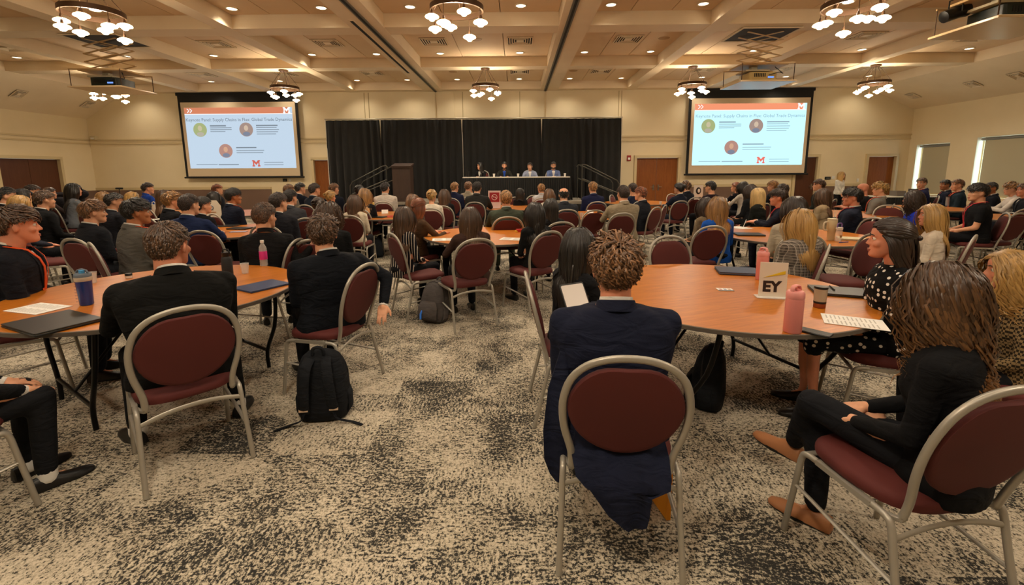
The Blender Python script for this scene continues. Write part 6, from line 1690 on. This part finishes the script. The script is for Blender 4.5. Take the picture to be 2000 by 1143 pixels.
x, y = onz(628, 822, 0); backpack(x, y+.06, radians(8), BPK, 'black backpack with two padded straps standing in the left aisle', .98)
x, y = onz(846, 632, 0); backpack(x, y+.08, radians(155), GPK, 'grey backpack with blue tag leaning beside the centre chair', .92, straps=False, accent=mat('bright_blue', '#2c6fd0', .5), tilt=.15)
x, y = onz(1385, 790, 0); backpack(x, y, radians(60), BPK, 'black bag under the right foreground table', .9, straps=False)
x, y = onz(740, 500, 0); backpack(x, y-.15, radians(30), BPK, 'dark bag on the floor behind the curly-haired man', .8, straps=False)
x, y = onz(132, 700, 0); backpack(x-1.1, y+1.6, radians(30), BPK, 'black backpack behind the blue shaker bottle on the left', 1.0, straps=False)
r = tag(empty('yellow_folder', (.66, 1.98, 0), .2), 'yellow folder standing beside the foreground chair leg', 'folder')
MB().box((0, 0, .16), (.02, .24, .31)).obj('cover', mat('folder_yellow', '#d98a12', .5), r); MB().box((.012, 0, .16), (.006, .22, .30)).obj('pages', WHITEP, r)
# tablet held by the black haired woman
x, z_ = ony(1126, 590, 2.42)
r = tag(empty('tablet', (x, 2.42, z_), .25), 'tablet with white screen held beside the curly-haired man', 'tablet'); r.rotation_euler = (radians(58), 0, radians(28))
MB().rbox((0, 0, 0), (.16, .22, .008), .012).obj('tablet_body', PLAST, r, smooth=40); MB().rbox((0, 0, .0045), (.145, .20, .001), .008).obj('tablet_screen', mat('tablet_white', '#d9cfc6', .3), r, smooth=40)

# ------------------------------------------------------------------ things along the walls
def plate(name, label, cat, px, py, w_, h_, m, d=.03, extra=None):
    x, z_ = ony(px, py, YF); r = tag(empty(name, (x, YF, z_)), label, cat)
    MB().rbox((0, 0, 0), (w_, h_, d), .008).xf(Matrix.Translation((0, -d/2, 0)) @ Matrix.Rotation(pi/2, 4, 'X')).obj('housing', m, r, smooth=40)
    MB().rbox((0, 0, 0), (w_*.6, h_*.4, .01), .004).xf(Matrix.Translation((0, -d-.003, -h_*.1)) @ Matrix.Rotation(pi/2, 4, 'X')).obj('face_panel', extra or WHITEP, r, smooth=40)
plate('fire_alarm', 'red fire alarm box on the wall left of the double door', 'alarm', 1228, 309, .13, .19, mat('alarm_red', '#a3281e', .4), .06)
plate('control_panel', 'small black wall control panel left of the curtain', 'control panel', 557, 352, .15, .10, PLAST, .03, mat('panel_grey', '#55534f', .4))
plate('control_panel', 'black wall control panel between the two right doors', 'control panel', 1616, 348, .20, .10, PLAST, .03, mat('panel_grey', '#55534f', .4))
plate('light_switch', 'white light switch beside the right wall panel', 'light switch', 1627, 347, .10, .11, WHITEP, .015)
plate('light_switch', 'white light switch left of the stage end door', 'light switch', 1675, 352, .08, .12, WHITEP, .015)
plate('light_switch', 'white light switch right of the small black panel', 'light switch', 566, 352, .07, .11, WHITEP, .015)
plate('notice_sheet', 'white notice on the brown panel under the left screen', 'notice', 385, 373, .34, .16, WHITEP, .01)
plate('wall_speaker', 'small white box speaker in the far left corner', 'speaker', 186, 270, .20, .14, mat('speaker_white', '#c4b48f', .5), .12)
x, y = onz(233, 385, 0); x, z_ = ony(233, 370, 14.0)
r = tag(empty('microphone_stand', (x, 14.0, 0)), 'black microphone stand against the left wall panel', 'stand')
for k in range(3): MB().tube([(0, 0, .10), (.28*cos(k*2.1), .28*sin(k*2.1), .015)], .012, 6).obj('leg', PLAST, r, smooth=60)
MB().tube([(0, 0, .08), (0, 0, 1.15)], .012, 8).obj('pole', PLAST, r, smooth=60); MB().tube([(-.10, 0, 1.15), (.10, 0, 1.15)], .03, 8).obj('top_clip', PLAST, r, smooth=60)
# black skirted side table in the right back corner with boxes
r = tag(empty('side_table', (12.2, 14.7, 0)), 'black skirted side table with white top below the right door', 'table')
MB().rbox((0, 0, .74), (1.9, .75, .03), .02).obj('tabletop', mat('white_table_cloth', '#d9d2c4', .6), r, smooth=40)
pleats(-.93, .93, -.36, .01, .725).obj('table_skirt', BLACKCLOTH, r, smooth=60)
pleats(-.36, .36, .93, .01, .725, axis='y').xf(Matrix.Rotation(0, 4, 'Z')).obj('side_skirt', BLACKCLOTH, r, smooth=60)
for sx in (-1, 1): MB().box((sx*.85, 0, .36), (.04, .6, .72)).obj('leg', BLKM, r)
for k, (dx, w_, h_, c, l) in enumerate([(.55, .42, .20, '#4a443e', 'dark storage box at the right end of the side table'), (-.1, .3, .14, '#6b6258', 'grey-brown carton on the middle of the side table')]):
    b = tag(empty('storage_box', (12.2+dx, 14.7, .757)), l, 'box')
    MB().rbox((0, 0, h_/2), (w_, .28, h_), .01).obj('box_body', mat('box_%d' % k, c, .6), b, smooth=40); MB().rbox((0, 0, h_+.008), (w_+.01, .29, .016), .01).obj('lid', mat('box_%d' % k, c, .6), b, smooth=40)
# handbag pile of coats at the left wall
r = tag(empty('coat_pile', (-11.6, 11.6, 0)), 'pile of dark coats and bags on a chair near the dark door', 'coats')
mbp = MB()
rngp = np.random.RandomState(5)
for k in range(14):
    mbp.ball((rngp.uniform(-.6, .6), rngp.uniform(-.25, .25), .62+rngp.uniform(0, .5)), (rngp.uniform(.15, .3), .18, rngp.uniform(.08, .16)), 10, 8)
mbp.ball((0, 0, .35), (.6, .3, .36), 12, 8)
me = remesh(mbp, .03, 3); me.polygons.foreach_set('use_smooth', [True]*len(me.polygons)); me.materials.clear(); me.materials.append(fabric('#1d1b20'))
mkobj('coats', me, r)

# ------------------------------------------------------------------ jacket tails hanging behind the foreground chair
fgman = [o for o in COL.objects if o.name == 'person'][0]
def sheet(pts_rows, t=.010):
    R_ = []
    for row in pts_rows:
        f_ = np.array(row, float); b_ = f_[::-1]+np.array((0, t, 0)); R_.append(np.concatenate([f_, b_]))
    return MB().loft(R_)
rows = []
for z, xa, xb, y in ((.60, -.17, .17, -.175), (.50, -.19, .19, -.235), (.44, -.175, .19, -.285), (.40, -.14, .185, -.297), (.385, -.12, .11, -.300), (.30, -.05, .105, -.302), (.245, .01, .100, -.298), (.225, .03, .085, -.296)):
    xs = np.linspace(xa, xb, 14); rows.append([(x, y-.012*sin(x*38+z*9)-.006*sin(x*70), z) for x in xs])
o = sheet(rows).obj('jacket_tail', fabric('#181c2e'), fgman, smooth=60)
rows = []
for z, xa, xb, y in ((.86, -.235, -.20, -.06), (.70, -.285, -.20, -.10), (.52, -.305, -.20, -.12), (.40, -.30, -.205, -.13), (.33, -.275, -.215, -.13), (.30, -.25, -.225, -.125)):
    xs = np.linspace(xa, xb, 8); rows.append([(x, y-.012*sin(x*50), z) for x in xs])
sheet(rows, .02).obj('jacket_tail', fabric('#181c2e'), fgman, smooth=60)
